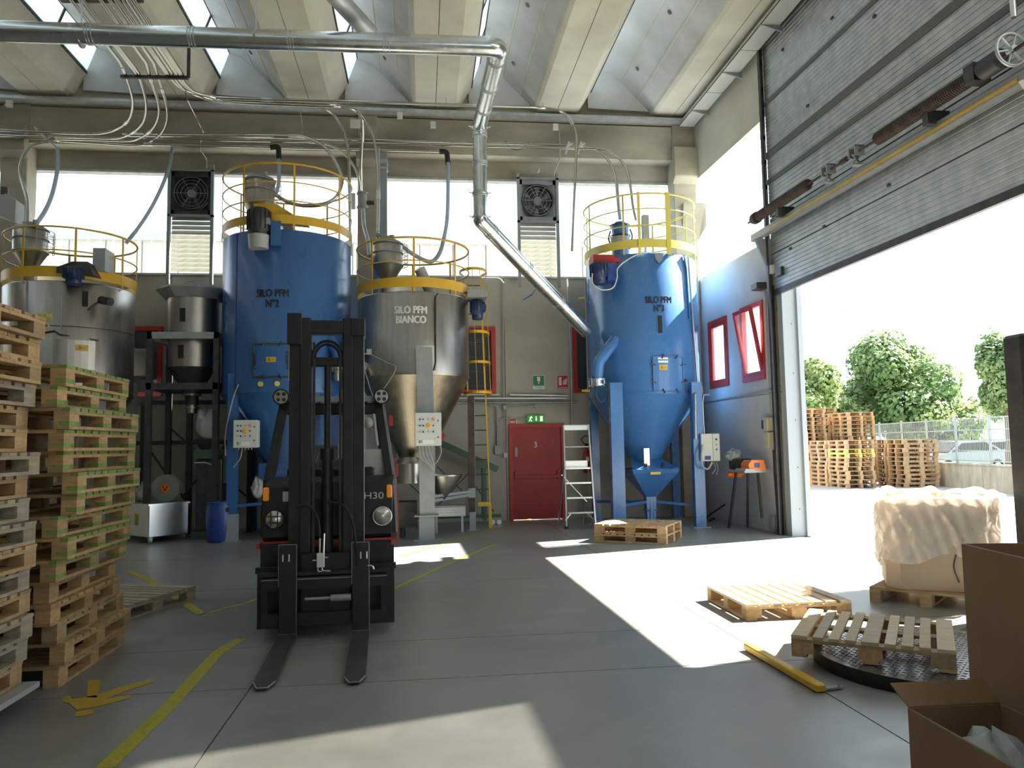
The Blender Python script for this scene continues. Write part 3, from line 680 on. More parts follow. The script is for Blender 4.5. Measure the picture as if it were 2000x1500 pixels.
# ---- stainless silo 'bianco'
cx,cy,R=-.14,14.7,1.05
s4=silo('stainless steel silo lettered SILO PFM BIANCO right of the forklift',cx,cy,R,2.90,4.38,1.15,.16,'stainless','stainless_cone',
    (4.45,4.63,(5.35,4.93),'yellow_paint',.02,0),[(.95,14.85,0,2.55,.12,.14),(-1.1,14.6,0,2.5,.14,.12)],'grey_steel')
l=put('leg',G().prism([(-.10,13.55,3.35),(.19,13.55,3.35),(.23,13.55,1.7),(.21,13.55,0),(-.04,13.55,0),(-.06,13.55,1.7)],(0,.16,0)),'grey_steel',s4)
put('leg_sleeve',G().box(-.06,13.5,.0,.20,13.76,.40),'sleeve_grey',l); put('foot_plate',G().box(-.14,13.44,.40,.28,13.8,.42),'grey_steel',l); put('foot_plate',G().box(-.16,13.4,0,.32,13.82,.012),'grey_steel',l)
put('leg_channel',G().box(.88,14.74,.35,1.0,14.80,2.55),'rust_steel',s4)
a=ang(cx,cy,803,0,R)
put('silo_lettering',text_cyl('SILO PFM',.185,cx,cy,R,a,4.03,.78,.008),'text_white',s4)
put('silo_lettering',text_cyl('BIANCO',.185,cx,cy,R,a,3.855,.78,.008),'text_white',s4)
seam(s4,cx,cy,R,ang(cx,cy,851,0,R),2.95,4.36,'grey_steel',.02)
put('conduit',G().tube([(cx+(R+.02)*math.cos(A_),cy+(R+.02)*math.sin(A_),z) for A_,z in ((ang(cx,cy,856,0,R),4.36),(ang(cx,cy,851,0,R),4.28),(ang(cx,cy,850,0,R),3.1),(ang(cx,cy,846,0,R),2.95))],.014,6),'dark_steel',s4)
put('leg_pad',lathe_patch(cx,cy,R,ang(cx,cy,829,0,R),.36,2.95,3.40,.012),'stainless',s4)
put('junction_box',G().cbox((-.93,13.95,3.32),(.09,.06,.10)),'grey_plastic',s4)
g=G()
for pts in ([(-.93,13.92,3.3),(-1.05,13.9,3.25),(-1.12,13.9,3.1)],[(-.9,13.9,3.27),(-.6,13.75,3.1),(-.45,13.66,2.98),(-.7,13.8,2.6),(-.85,13.95,2.5),(-1.0,13.95,2.95)]): g.tube(spline(pts),.008,5)
put('sensor_cable',g,'grey_plastic',s4)
put('side_spout',G().tube([(-1.0,14.1,3.1),(-1.15,13.95,2.85),(-1.2,13.92,2.7)],.09,14),'stainless',s4)
b,Rm=control_box(s4,.11,13.52,1.62,.44,.56,0,'85')
g=G()
for i in range(4): g.tube(spline([(-.04+i*.05,13.42,1.6),(-.02+i*.06,13.42,1.42),(.12+i*.03,13.45,1.28),(.2,13.5,1.18)]),.010,5)
g.tube(spline([(.31,13.42,1.66),(.33,13.42,1.5),(.27,13.43,1.36),(.22,13.46,1.3)]),.010,5)
put('box_cable',g,'grey_plastic',s4)
put('knife_gate',G().cyl((cx-.1,cy-.5,.95),(cx-.1,cy-.5,1.3),.26,n=24).lathe((cx-.1,cy-.5,0),[(.26,1.3),(.16,1.42)],24),'stainless',s4)
put('catch_tray',G().lathe((.37,14.1,0),[(.02,.62),(.36,1.06),(.36,1.09)],24),'stainless',s4)
g=G().bar((.1,13.7,.72),(.95,14.75,.74),.05,.05).bar((.1,13.75,.64),(.95,14.8,.68),.05,.05).box(.86,14.7,.62,1.0,14.9,.8)
put('leg_brace',g,'sleeve_grey',s4)
put('floor_mount',G().box(-.72,13.9,.18,-.1,14.5,.62).cyl((-.35,13.95,0),(-.35,13.95,.2),.05,n=12),'dark_steel',s4)
m=motor(s4,(1.06,14.35,3.98),.13,.36,'navy_motor','navy_motor'); put('drive_housing',G().box(.86,14.1,4.36,1.22,14.6,4.50),'grey_steel',s4)
put('roof_spout',G().tube([(.2,14.2,4.4),(.1,14.1,4.62),(-.02,14.0,4.86)],.10,16),'grey_plastic',s4)
loader('stainless vacuum loader inside the yellow rail of the stainless silo beside the duct',-.62,14.55,4.45,.28,.72,'stainless')
tag(put('support_column',G().cbox((-.86,14.6,4.85),(.13,.13,1.0)).xf(Matrix.Identity(4)),'blue_paint'),'short blue post beside the loader on the stainless silo','post')
# ladder with hoops beside it
t=thing('caged_ladder','yellow hooped access ladder behind the right leg of the stainless silo','ladder',(1.15,15.2,0))
for x in (.97,1.32): put('stile',G().bar((x,15.2,.45),(x-.12,15.2,4.95),.06,.025),'yellow_paint',t)
for i in range(15): z=.75+i*.29; x=.97-.0267*(z-.45); put('rung',G().cyl((x,15.2,z),(x+.35,15.2,z),.012,n=6),'dark_steel',t)
for z in (2.62,3.2,3.78,4.55,5.0):
    g=G(); xx=1.32-.0267*(z-.45); pts=[(xx-.175+.27*math.cos(q),15.2-.0+.42*math.sin(q)-.28,z) for q in [PI*1.0+PI*1.0*i/14 for i in range(15)]]
    for p,q in zip(pts[:-1],pts[1:]): g.bar(p,q,.008,.05)
    g.bar(pts[0],(xx-.35,15.2,z),.008,.05).bar(pts[-1],(xx,15.2,z),.008,.05)
    put('hoop',g,'yellow_paint',t)
for dx in (.0,.15,.27): put('hoop_bar',G().bar((1.05+dx,14.52+dx*.6,2.62),(.98+dx,14.52+dx*.6,5.0),.035,.008),'yellow_paint',t)
put('stile_foot',G().box(1.08,15.15,.42,1.34,15.25,.5),'yellow_paint',t); put('stile_foot',G().box(1.29,15.17,0,1.35,15.23,.45),'yellow_paint',t); put('stile_foot',G().box(.93,15.17,0,.99,15.23,.45),'yellow_paint',t)
# ---- blue silo number 3
cx,cy,R=4.51,15.25,1.12
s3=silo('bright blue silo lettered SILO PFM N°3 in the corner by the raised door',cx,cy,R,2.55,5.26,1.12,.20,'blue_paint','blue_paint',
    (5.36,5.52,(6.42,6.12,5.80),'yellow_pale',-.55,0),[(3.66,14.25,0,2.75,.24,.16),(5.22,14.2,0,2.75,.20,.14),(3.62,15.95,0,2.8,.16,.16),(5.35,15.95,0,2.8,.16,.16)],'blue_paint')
a=ang(cx,cy,1290,0,R)
put('silo_lettering',text_cyl('SILO PFM',.175,cx,cy,R,a,4.33,.74,.008),'text_black',s3)
put('silo_lettering',text_cyl('N\u00b03',.175,cx,cy,R,a,4.165,.74,.008),'text_black',s3)
sight(s3,cx,cy,R,ang(cx,cy,1291,0,R),3.86,.34); 
put('sight_rim',lathe_patch(cx,cy,R,ang(cx,cy,1291,0,R),.13,3.66,4.07,.006),'blue_paint',s3)
a=ang(cx,cy,1305,0,R); hatch(s3,cx,cy,R,a,2.58,3.24,.62,'blue_paint','blue_paint'); warn(s3,cx,cy,R,ang(cx,cy,1294,0,R),2.98,.16,.10)
put('notice_strip',lathe_patch(cx,cy,R+.028,ang(cx,cy,1294,0,R),.20,3.12,3.16,.003,3),'sign_white',s3); put('notice_strip',lathe_patch(cx,cy,R+.028,ang(cx,cy,1294,0,R),.20,3.185,3.22,.003,3),'sign_white',s3)
a=ang(cx,cy,1200,0,R); u=Vector((math.cos(a),math.sin(a),0)); q0=Vector((cx,cy,3.62))+u*(R-.06); q1=Vector((cx,cy,3.10))+u*(R+.22)+Vector((-.24,0,0))
sp=put('side_spout',G().tube(fillet([q0,q1+Vector((.05,.02,.06)),q1+Vector((0,0,-.28))],.18),.115,20),'blue_paint',s3)
g=G(); z0=q1.z-.28
for zz in (z0,z0-.10): g.cyl((q1.x,q1.y,zz-.012),(q1.x,q1.y,zz+.012),.165,n=24)
for i in range(10): A_=2*PI*i/10; g.cyl((q1.x+.15*math.cos(A_),q1.y+.15*math.sin(A_),z0-.13),(q1.x+.15*math.cos(A_),q1.y+.15*math.sin(A_),z0+.03),.008,n=6)
g.cyl((q1.x,q1.y,z0-.12),(q1.x,q1.y,z0),.11,n=20)
put('spout_clamp',g,'galvanized',sp)
put('hanging_cable',G().tube(spline([(q1.x-.02,q1.y-.1,z0-.15),(q1.x-.04,q1.y-.1,z0-.3),(q1.x+.06,q1.y-.08,z0-.44),(q1.x+.17,q1.y-.08,z0-.3),(q1.x+.16,q1.y-.08,z0-.15)]),.010,6),'dark_steel',s3)
def pxr(px,z,dr=.03): 
    A_=ang(cx,cy,px,0,R); return (cx+(R+dr)*math.cos(A_),cy+(R+dr)*math.sin(A_),z)
put('conduit',G().tube(fillet([pxr(1348,5.24),pxr(1349,5.1),pxr(1352,4.2),pxr(1356,2.7,.05),(5.16,14.06,2.5),(5.14,14.06,1.66)],.03),.022,8),'galvanized',s3)
put('conduit',G().tube([pxr(1341,5.26,.02),pxr(1345,5.0,.02),pxr(1348,4.0,.02)],.016,6),'blue_paint',s3)
put('conduit',G().tube([pxr(1150,2.7,.03),pxr(1150,5.0,.03)],.018,6),'grey_steel',s3)
put('conduit',G().tube(fillet([(5.34,14.14,1.66),(5.33,14.14,2.35),(5.38,14.2,2.5),(5.6,14.5,2.52)],.06),.016,6),'galvanized',s3)
put('junction_box',G().cbox(pxr(1359,2.62,.05),(.11,.09,.16)),'grey_plastic',s3)
put('sensor',G().cyl(pxr(1335,2.78,-.02),pxr(1335,2.78,.08),.03,n=10).tube(spline([pxr(1333,2.72,.06),pxr(1332,2.62,.06),pxr(1337,2.53,.05),pxr(1345,2.58,.05),pxr(1356,2.66,.05)]),.010,6),'dark_steel',s3)
put('lifting_lug',G().prism([pxr(1283,5.24,.01),pxr(1301,5.24,.01),pxr(1299,5.10,.01),pxr(1292,5.04,.01),pxr(1286,5.12,.01)],(0,-.02,0)),'galvanized',s3)
for px,z in ((1148,4.62),(1150,2.68)):
    put('level_sensor',G().cyl(pxr(px,z,.0),pxr(px,z,.16),.035,.02,n=10),'yellow_pale',s3)
put('drive_housing',G().box(3.32,14.35,5.06,3.75,14.75,5.26).box(3.75,14.35,5.12,4.0,14.75,5.2),'red_paint',s3)
m=motor(s3,(3.42,14.3,4.66),.17,.42,'navy_motor','navy_motor'); put('gearbox',G().box(3.56,14.2,4.72,3.75,14.5,5.06),'blue_dark',s3)
put('motor_cable',G().tube(spline([(3.26,14.2,4.85),(3.25,14.15,4.65),(3.4,14.1,4.52),(3.62,14.1,4.55),(3.72,14.12,4.75),(3.75,14.15,4.95),(4.0,14.2,5.15),(4.3,14.1,5.28)]),.013,6),'white_box',s3)
put('gate_lever',G().box(4.29,14.62,1.02,4.40,14.68,1.5),'galvanized',s3)
put('outlet_pan',G().lathe((4.45,14.85,0),[(.62,1.02),(.66,1.10)],4,a0=PI/4,a1=PI/4+2*PI,sm=False).lathe((4.45,14.85,0),[(.62,1.02),(.14,.55),(.12,.10)],4,a0=PI/4,a1=PI/4+2*PI,sm=False).add([(3.99,14.39,1.10),(4.91,14.39,1.10),(4.75,15.1,1.32),(4.15,15.1,1.32)],[(0,1,2,3)]),'blue_paint',s3)
put('outlet_pipe',G().cyl((4.45,14.85,.06),(4.45,14.85,.5),.10,n=18).cyl((4.45,14.85,.28),(4.45,14.85,.31),.14,n=18),'blue_paint',s3)
put('pan_plate',G().box(4.33,14.36,1.0,4.53,14.375,1.05),'yellow_paint',s3)
for xx in (4.28,4.62): put('pan_knob',G().cyl((xx,14.5,1.15),(xx,14.47,1.21),.03,n=10),'dark_steel',s3)
g=G().bar((3.66,14.3,.42),(4.45,14.85,.46),.05,.05).bar((5.22,14.3,.40),(4.45,14.85,.46),.05,.05).bar((3.62,15.9,.4),(4.45,14.85,.46),.05,.05); put('leg_brace',g,'blue_paint',s3)
R3=Matrix.Translation((5.50,14.12,1.24))@Matrix.Rotation(-.25,4,'Z')
cb=put('control_box',G().box(-.24,-.14,0,.10,.10,.52).xf(R3),'white_box',s3,bevel=.01)
cb2=put('box_door',G().box(-.02,-.16,.01,.10,-.14,.51).xf(R3),'white_box',cb); 
for z,mm in ((.41,'text_black'),(.31,'grey_plastic'),(.22,'red_paint')): put('button',G().cyl((.04,-.16,z),(.04,-.175,z),.018,n=10).xf(R3),mm,cb)
put('box_label',G().box(-.18,-.145,.03,-.07,-.14,.10).xf(R3),'blue_plastic',cb)
put('box_cable',G().tube(spline([(5.25,14.0,1.55),(5.2,13.96,1.35),(5.22,13.96,1.15),(5.33,13.98,1.1),(5.42,14.0,1.22)]),.018,8).tube(spline([(5.45,14.0,1.22),(5.48,14.0,1.1),(5.42,14.02,1.0)]),.008,5).tube(spline([(5.5,14.0,1.22),(5.53,14.0,1.1),(5.5,14.02,.98)]),.008,5),'grey_plastic',s3)
g=G()
for zz,(r0,r1,mm) in zip((0,.22,.46),((.17,.17,0),(.19,.19,1),(.16,.17,0))): g.cyl((4.0,14.85,5.30+zz),(4.0,14.85,5.30+zz+.22),r0,r1,n=24,m=mm)
g.cyl((4.0,14.85,5.98),(4.0,14.85,6.05),.16,.10,n=24,m=0)
t=thing('vacuum_loader','round loader with blue lid and clamps inside the yellow rail of the bright blue silo','loader',(4.0,14.85,5.28))
put('loader_body',g,['blue_paint','grey_plastic'],t)
g=G()
for zz in (5.52,5.76,5.98): g.ring((4.0,14.85,zz),.195,.012,24,k=5)
for A_ in (-.3,2.6): g.tube(spline([(4.0+.2*math.cos(A_),14.85+.2*math.sin(A_),5.9),(4.0+.24*math.cos(A_),14.85+.24*math.sin(A_),5.75),(4.0+.2*math.cos(A_),14.85+.2*math.sin(A_),5.6)]),.014,6)
put('clamp_band',g,'dark_steel',t)
tag(put('filter_cartridge',G().cbox((4.42,14.5,5.85),(.12,.12,.48)).cyl((4.42,14.5,5.3),(4.42,14.5,5.62),.015,n=6),'grey_plastic'),'narrow grey box on a stem inside the rail of the bright blue silo','box')
g=G(); 
for px in (828,): pass
for A_ in (ang(cx,cy,1256,0,R),ang(cx,cy,1310,0,R),ang(cx,cy,1314,0,R)):
    x=cx+(R+.03)*math.cos(A_); y=cy+(R+.03)*math.sin(A_); put('gate_post',G().bar((x,y,5.22),(x,y,6.45),.05,.02),'yellow_pale',s3)
# ---- far left stainless silo
cx,cy,R=-6.30,14.6,1.05
s1=silo('wide stainless silo with yellow rail at the far left behind the pallet stacks',cx,cy,R,2.6,4.50,1.2,.2,'stainless','stainless_cone',
    (4.56,4.74,(5.42,5.02),'yellow_paint',.45,0),[(-5.45,13.9,0,2.9,.14,.12),(-7.1,13.9,0,2.9,.14,.12),(-5.45,15.3,0,2.9,.14,.12)],'grey_steel')
a=ang(cx,cy,163,0,R); sight(s1,cx,cy,R,a,4.22,.26); warn(s1,cx,cy,R,ang(cx,cy,159,0,R),3.32,.19,.10)
seam(s1,cx,cy,R,ang(cx,cy,117,0,R),3.6,4.5,'grey_steel',.02); seam(s1,cx,cy,R,ang(cx,cy,48,0,R),3.0,4.5,'galvanized',.03)
put('seam_band',G().lathe((cx,cy,0),[(R+.006,3.72),(R+.006,3.735)],64),'dark_steel',s1)
put('silo_lettering',text_cyl('GIALLO',.17,cx,cy,R,ang(cx,cy,66,0,R),3.72,.8,.006),'yellow_pale',s1)
put('silo_lettering',text_cyl('SILO PFM',.17,cx,cy,R,ang(cx,cy,66,0,R),3.87,.8,.006),'yellow_pale',s1)
put('hatch',lathe_patch(cx,cy,R,ang(cx,cy,145,0,R),.62,3.0,3.5,.02),'stainless',s1)
m=motor(s1,(-5.83,13.58,4.42),.15,.30,'navy_motor','navy_motor'); put('belt_guard',G().prism([(-6.15,13.55,4.70),(-5.85,13.55,4.82),(-5.6,13.55,4.82),(-5.5,13.55,4.6),(-6.1,13.55,4.62)],(0,.5,0)),'dark_steel',s1)
put('filter_box',G().box(-5.62,13.8,4.72,-5.42,14.2,5.12),'grey_steel',s1)
put('seam_cable',G().tube([(cx+(R+.02)*math.cos(ang(cx,cy,p,0,R)),cy+(R+.02)*math.sin(ang(cx,cy,p,0,R)),z) for p,z in ((70,3.58),(105,3.64),(115,3.58),(190,3.52))],.012,6),'dark_steel',s1)
put('side_motor',G().cyl((-5.45,13.75,4.2),(-5.25,13.65,4.15),.07,n=12).tube([(-5.45,13.75,4.2),(-5.6,13.6,4.0)],.02,6),'dark_steel',s1)
loader('caged stainless vacuum loader inside the rail of the far left silo',-6.78,14.1,4.52,.27,.70,'stainless')
# ---- small stainless hopper on frame
cx,cy=-4.27,14.95
t=thing('stainless_hopper','two tier stainless hopper in a dark frame between the far left and dark blue silos','hopper',(cx,cy,0))
put('upper_drum',G().lathe((cx,cy,0),[(.46,3.66),(.46,4.50)],40),'stainless',t)
put('lower_drum',G().lathe((cx,cy,0),[(.42,3.14),(.42,3.66)],40),'stainless',t)
put('lower_cone',G().lathe((cx,cy,0),[(.42,3.14),(.12,2.62),(.12,2.45)],32),'dark_steel',t)
put('outlet_valve',G().cyl((cx,cy,2.62),(cx,cy,2.66),.17,n=20).cyl((cx,cy,2.30),(cx,cy,2.55),.10,n=20).cyl((cx,cy,2.38),(cx,cy,2.41),.14,n=20),'stainless',t)
put('hopper_lid',G().lathe((cx,cy,0),[(.50,4.42),(.66,4.58),(.66,4.61),(.01,4.63)],8,a0=PI/8,a1=PI/8+2*PI,sm=False),'grey_steel',t)
put('lid_handle',G().box(cx+.0,cy-.1,4.62,cx+.10,cy+.02,4.75).tube(spline([(cx-.15,cy-.1,4.62),(cx-.1,cy-.1,4.75),(cx+.05,cy-.1,4.78)]),.01,5),'grey_steel',t)
for z in (3.62,2.70): put('frame_beam',G().box(cx-.62,cy-.60,z,cx+.62,cy-.52,z+.12).box(cx-.62,cy+.5,z,cx+.62,cy+.58,z+.12).box(cx-.62,cy-.6,z,cx-.54,cy+.58,z+.12).box(cx+.54,cy-.6,z,cx+.62,cy+.58,z+.12),'grey_steel' if z>3 else 'dark_steel',t)
for sx,sy in ((-1,-1),(1,-1),(-1,1),(1,1)): put('frame_post',G().box(cx+sx*.58-.05,cy+sy*.55-.05,0,cx+sx*.58+.05,cy+sy*.55+.05,3.65),'dark_steel',t)
put('sight_glass',lathe_patch(cx,cy,.46,ang(cx,cy,355,0,.46),.10,3.95,4.20,.01),'rubber',t); put('sight_glass',lathe_patch(cx,cy,.42,ang(cx,cy,353,0,.42),.10,3.28,3.53,.01),'rubber',t)
# dark support rack under it
t=thing('brace_frame','dark steel braced rack against the wall behind the metal bin','frame',(-4.4,15.9,0))
for x in (-5.35,-4.5,-3.35): put('upright',G().box(x-.05,15.6,0,x+.05,15.7,2.6),'dark_steel',t)
put('cross_rail',G().box(-5.6,15.58,1.72,-3.2,15.68,1.80),'dark_steel',t); put('cross_rail',G().box(-5.6,15.58,2.5,-3.2,15.68,2.58),'dark_steel',t)
for a_,b_ in (((-5.3,1.75),(-4.5,.6)),((-4.9,2.1),(-3.4,.7)),((-4.6,.7),(-3.4,2.2))): put('diagonal_brace',G().bar((a_[0],15.57,a_[1]),(b_[0],15.57,b_[1]),.05,.03),'dark_steel',t)
# ================================================================== PIPES
ZP=7.86
def z8(*q): return [fz(x,y,ZP) for x,y in q]
def pipe(label,pts,r=.028,name='conveying_pipe',m='pipe_steel',cps=(),group=None,cat='pipe'):
    t=thing(name,label,cat,tuple(pts[0]),group)
    put('pipe_run',G().tube(pts,r,10),m,t)
    for c in cps:
        i=min(len(pts)-2,int(c*(len(pts)-1))); a=Vector(pts[i]); b=Vector(pts[i+1]); d=(b-a).normalized()
        put('coupling',G().cyl(a-d*.09,a+d*.09,r*1.28,n=12),'galvanized',t)
    return t
def lead(p,Y0=5.0,n=1): return [Vector((p.x,Y0,ZP))]
def curve_pipe(label,q,lead_in=True,tail=None,r=.028,cps=(),**k):
    P=spline(z8(*q),6)
    if lead_in: P=[Vector((P[0].x,4.5,ZP))]+P
    if tail: P=P+spline([P[-1]]+tail,6)[1:]
    return pipe(label,P,r,cps=cps,**k)
WL=lambda x,y:fz(x,y,ZP)
# four pipes curling left
curve_pipe('first and outermost of the steel pipes curling left under the ceiling',[(232,118),(243,140),(256,180),(259,205),(252,232),(232,250),(205,259),(165,261),(60,257),(-60,250)],cps=(.12,.5))
curve_pipe('second steel pipe curling left beneath the first under the ceiling',[(262,138),(275,160),(285,200),(282,232),(268,252),(245,266),(215,270),(160,268),(40,266),(-60,262)],cps=(.5,))
curve_pipe('third steel pipe curling left beneath the second under the ceiling',[(285,122),(296,160),(309,200),(309,228),(297,252),(276,268),(250,275),(180,273),(60,270),(-60,268)],cps=(.12,.5))
t=fy(38,330,14.3)
P=spline(z8((300,122),(312,160),(325,205),(326,235),(315,260),(295,276),(268,284),(180,279),(110,275)),6)
P=[Vector((P[0].x,4.5,ZP))]+P+spline([P[-1],fy(72,280,15.2),fy(48,300,14.9),fy(38,330,14.6),(fy(45,360,14.3)),fy(53,390,14.15),fy(54,430,14.1),fy(52,460,14.1)],6)[1:]
pipe('fourth steel pipe looping down to the loader on the far left silo',P,cps=(.1,.55))
# right turning pipes
curve_pipe('steel pipe turning right under the ceiling and dropping onto the bright blue silo',[(326,140),(338,158),(360,176),(400,187),(450,192),(700,199),(900,205),(1060,210)],
    tail=[fy(1092,216,14.62),fy(1112,232,14.62),fy(1124,258,14.62),fy(1126,285,14.62),fy(1122,380,14.62),fy(1117,490,14.62)],r=.026,cps=(.35,.72))
curve_pipe('steel pipe turning right then dropping behind the dark blue silo',[(334,140),(346,160),(366,180),(400,192),(440,197),(560,200),(600,202)],
    tail=[fy(640,216,14.6),fy(664,240,14.7),fy(676,275,14.75),fy(682,320,14.8),fy(684,400,14.9),fy(684,470,15.0)],r=.024,cps=(.3,))
curve_pipe('steel pipe turning right and falling to the loader on the stainless silo',[(344,142),(354,160),(376,178),(410,188),(450,195),(600,202),(650,204)],
    tail=[fy(690,214,14.6),fy(716,240,14.6),(fy(732,280,14.6)),fy(738,340,14.55),fy(739,400,14.5),fy(738,452,14.4)],r=.028,cps=(.3,.9))
curve_pipe('steel pipe bending down to the diverter valve on the middle column',[(350,142),(362,164),(386,184),(420,195),(470,200),(600,206),(660,208)],
    tail=[fy(692,214,15.0),fy(706,228,15.0),fy(708,260,15.2),fy(705,320,15.4),fy(706,378,15.7)],r=.03,cps=(.3,.85))
# straight stubs of the overhead bundle
for i,(x,y) in enumerate(((246,128),(275,140),(336,130),(352,128))):
    p=fz(x,y,ZP+.0); q=fz((272,326,345,357)[i],(144,146,146,147)[i],ZP)
    pipe(('left inner','middle','right inner','rightmost')[i]+' straight steel pipe ending at the overhead bracket',[Vector((q.x,4.5,ZP)),q],.026,cps=(),group=None)
pipe('thin steel conduit slanting from the overhead bracket to the back wall',fillet([fz(355,150,ZP),fy(366,195,15.0),fy(397,258,15.9),fy(400,266,15.95),fy(392,276,15.95),fy(392,294,16.0),fy(404,312,16.2),fy(404,330,16.2)],.05),.014,name='conduit')
# wall pipes running right
def yr(q,Y): return [fy(x,y,Y) for x,y in q]
Yw=15.85
pipe('upper straight steel pipe along the back wall ending over the bright blue silo',yr([(270,262),(1120,284)],Yw)+spline([fy(1120,284,Yw),fy(1150,288,15.6),fy(1176,300,15.4),fy(1195,325,15.2),fy(1204,360,15.0),fy(1208,410,14.9)],5)[1:],.026,cps=(0,))
pipe('second straight steel pipe along the back wall ending over the bright blue silo',yr([(280,269),(1120,290)],Yw-.1)+spline([fy(1120,290,Yw-.1),fy(1172,291,15.4),fy(1205,305,15.2),fy(1225,335,15.0),fy(1232,370,14.9),fy(1236,402,14.85),fy(1242,430,14.8)],5)[1:],.026)
pipe('steel pipe along the back wall ending in a black elbow above the middle window',yr([(290,282),(864,296)],Yw-.05),.030,cps=(.4,))
pipe('flexible clear hose drooping to the loader on the dark blue silo',yr([(240,264),(560,266)],Yw-.2)+spline([fy(560,266,Yw-.2),fy(595,268,15.4),fy(635,288,15.0),fy(660,325,14.8),fy(668,352,14.6),fy(660,380,14.5),(fy(640,396,14.5)),fy(608,402,14.5),fy(572,398,14.5),fy(540,382,14.5),fy(515,358,14.5)],5)[1:],.036)
pipe('steel pipe along the back wall arching down beside the diverter valve',yr([(420,274),(600,277)],Yw-.15)+spline([fy(600,277,Yw-.15),fy(640,282,15.5),fy(670,298,15.4),fy(690,322,15.4),fy(700,345,15.4),fy(703,372,15.6)],5)[1:],.026)
pipe('vertical steel pipe running down the left side of the middle column',[fy(680,280,15.9),fy(684,470,15.95),fy(685,500,15.95)],.03)
pipe('vertical steel pipe in front of the middle column down to the stainless silo',[fy(741,290,15.6),fy(738,470,14.6)],.024)
# black elbows and hoses
tag(put('black_elbow',G().tube(fillet([fy(858,296,Yw-.1),fy(873,296,Yw-.1),fy(875,322,Yw-.1)],.14),.055,12),'rubber'),'black rubber elbow at the end of the wall pipe above the middle window','elbow')
pipe('clear hose hanging in a loop down to the loader on the stainless silo',spline([fy(875,318,15.7),fy(875,380,15.6),fy(873,430,15.4),fy(866,470,15.2),fy(858,495,15.0),fy(845,510,14.9),fy(828,508,14.8),fy(800,492,14.7),fy(780,476,14.7),fy(755,463,14.6),fy(735,458,14.6)],5),.040,m='hose_clear',name='flexible_hose',cat='hose')
tag(put('black_elbow',G().tube(fillet([fy(528,288,Yw-.1),fy(544,286,Yw-.1),fy(545,312,Yw-.1)],.12),.055,12),'rubber'),'black rubber elbow on the wall pipe above the dark blue silo','elbow')
pipe('short clear hose hanging above the dark blue silo loader',spline([fy(545,312,15.7),fy(545,345,15.5),fy(543,365,15.3),fy(534,382,15.1),fy(512,376,14.8)],5),.038,m='hose_clear',name='flexible_hose',cat='hose')
pipe('clear hose curving down to the far left silo loader',spline([fy(113,290,15.5),fy(113,320,15.3),fy(109,350,15.1),fy(100,385,14.8),fy(88,412,14.5),fy(72,436,14.3)],5),.038,m='hose_clear',name='flexible_hose',cat='hose')
pipe('pale blue hose slanting down across the left window',spline([fy(337,288,15.9),fy(332,320,15.9),fy(318,360,15.8),fy(296,405,15.7),fy(270,445,15.6),fy(246,475,15.5)],5),.036,m='hose_clear',name='flexible_hose',cat='hose')
pipe('pale thin tube slanting above the left window',[fy(68,248,15.6),fy(113,292,15.6)],.022,m='galv_dull',name='conduit')
pipe('grey hose from the diverter valve down to the stainless silo',spline([fy(709,408,15.6),fy(711,440,15.4),fy(718,468,15.0),fy(722,500,14.8)],5),.040,m='galv_dull',name='flexible_hose',cat='hose')
pipe('clear hose dropping into the left side of the bright blue silo loader',spline([fy(1204,345,15.1),fy(1206,380,15.0),fy(1211,428,14.9)],4),.034,m='hose_clear',name='flexible_hose',cat='hose')
# diverter valve
p=fy(708,392,15.75); t=thing('diverter_valve','grey diverter valve mounted on the middle column','valve',(p.x,p.y,p.z))
put('valve_body',G().cyl(p+Vector((0,0,-.17)),p+Vector((0,0,.17)),.09,n=18).cyl(p+Vector((0,0,.13)),p+Vector((0,0,.16)),.12,n=18).cyl(p+Vector((0,0,-.16)),p+Vector((0,0,-.13)),.12,n=18),'grey_steel',t)
put('mounting_plate',G().cbox(p+Vector((-.2,.05,0)),(.10,.03,.34)),'galvanized',t); put('actuator',G().cyl(p+Vector((.09,0,-.04)),p+Vector((.24,0,-.04)),.045,n=12),'dark_steel',t)
# overhead bracket and hangers
a=fz(236,150,ZP-.03); b=fz(368,152,ZP-.03)
t=thing('pipe_bracket','dark steel bracket carrying the end of the overhead pipe bundle','bracket',tuple(a))
put('cross_bar',G().bar(a,b,.05,.05),'dark_steel',t); put('side_upright',G().bar(b,b+Vector((0,0,.55)),.05,.03).bar(b+Vector((0,0,.55)),b+Vector((-.15,0,.55)),.05,.03),'dark_steel',t)
a=Vector((-2.86,7.6,ZP+.04)); t=thing('pipe_bracket','dark steel cross bar over the pipe bundle at the top left of the picture','bracket',tuple(a))
a=fz(118,-2,ZP+.05); b=fz(278,-2,ZP+.05); put('cross_bar',G().bar(a,b,.10,.06),'dark_steel',t); put('hanger_rod',G().cyl(a,a+Vector((0,0,.8)),.01,n=6),'dark_steel',t); put('hanger_rod',G().cyl(b,b+Vector((0,0,.8)),.01,n=6),'dark_steel',t)
for lab,(x0,y0,x1,y1,Y) in {'pipe support strap hanging left of the dark blue silo rail':(583,180,593,270,15.7),'small pipe support strap near the middle window':(840,272,841,302,15.7),'pipe support strap on the upper run above the duct bend':(871,193,871,208,14.3),'pipe support strap near the right end of the upper run':(1060,200,1060,214,14.4)}.items():
    tag(put('pipe_strap',G().bar(fy(x0,y0,Y),fy(x1,y1,Y),.035,.012),'galv_dull'),lab,'bracket')
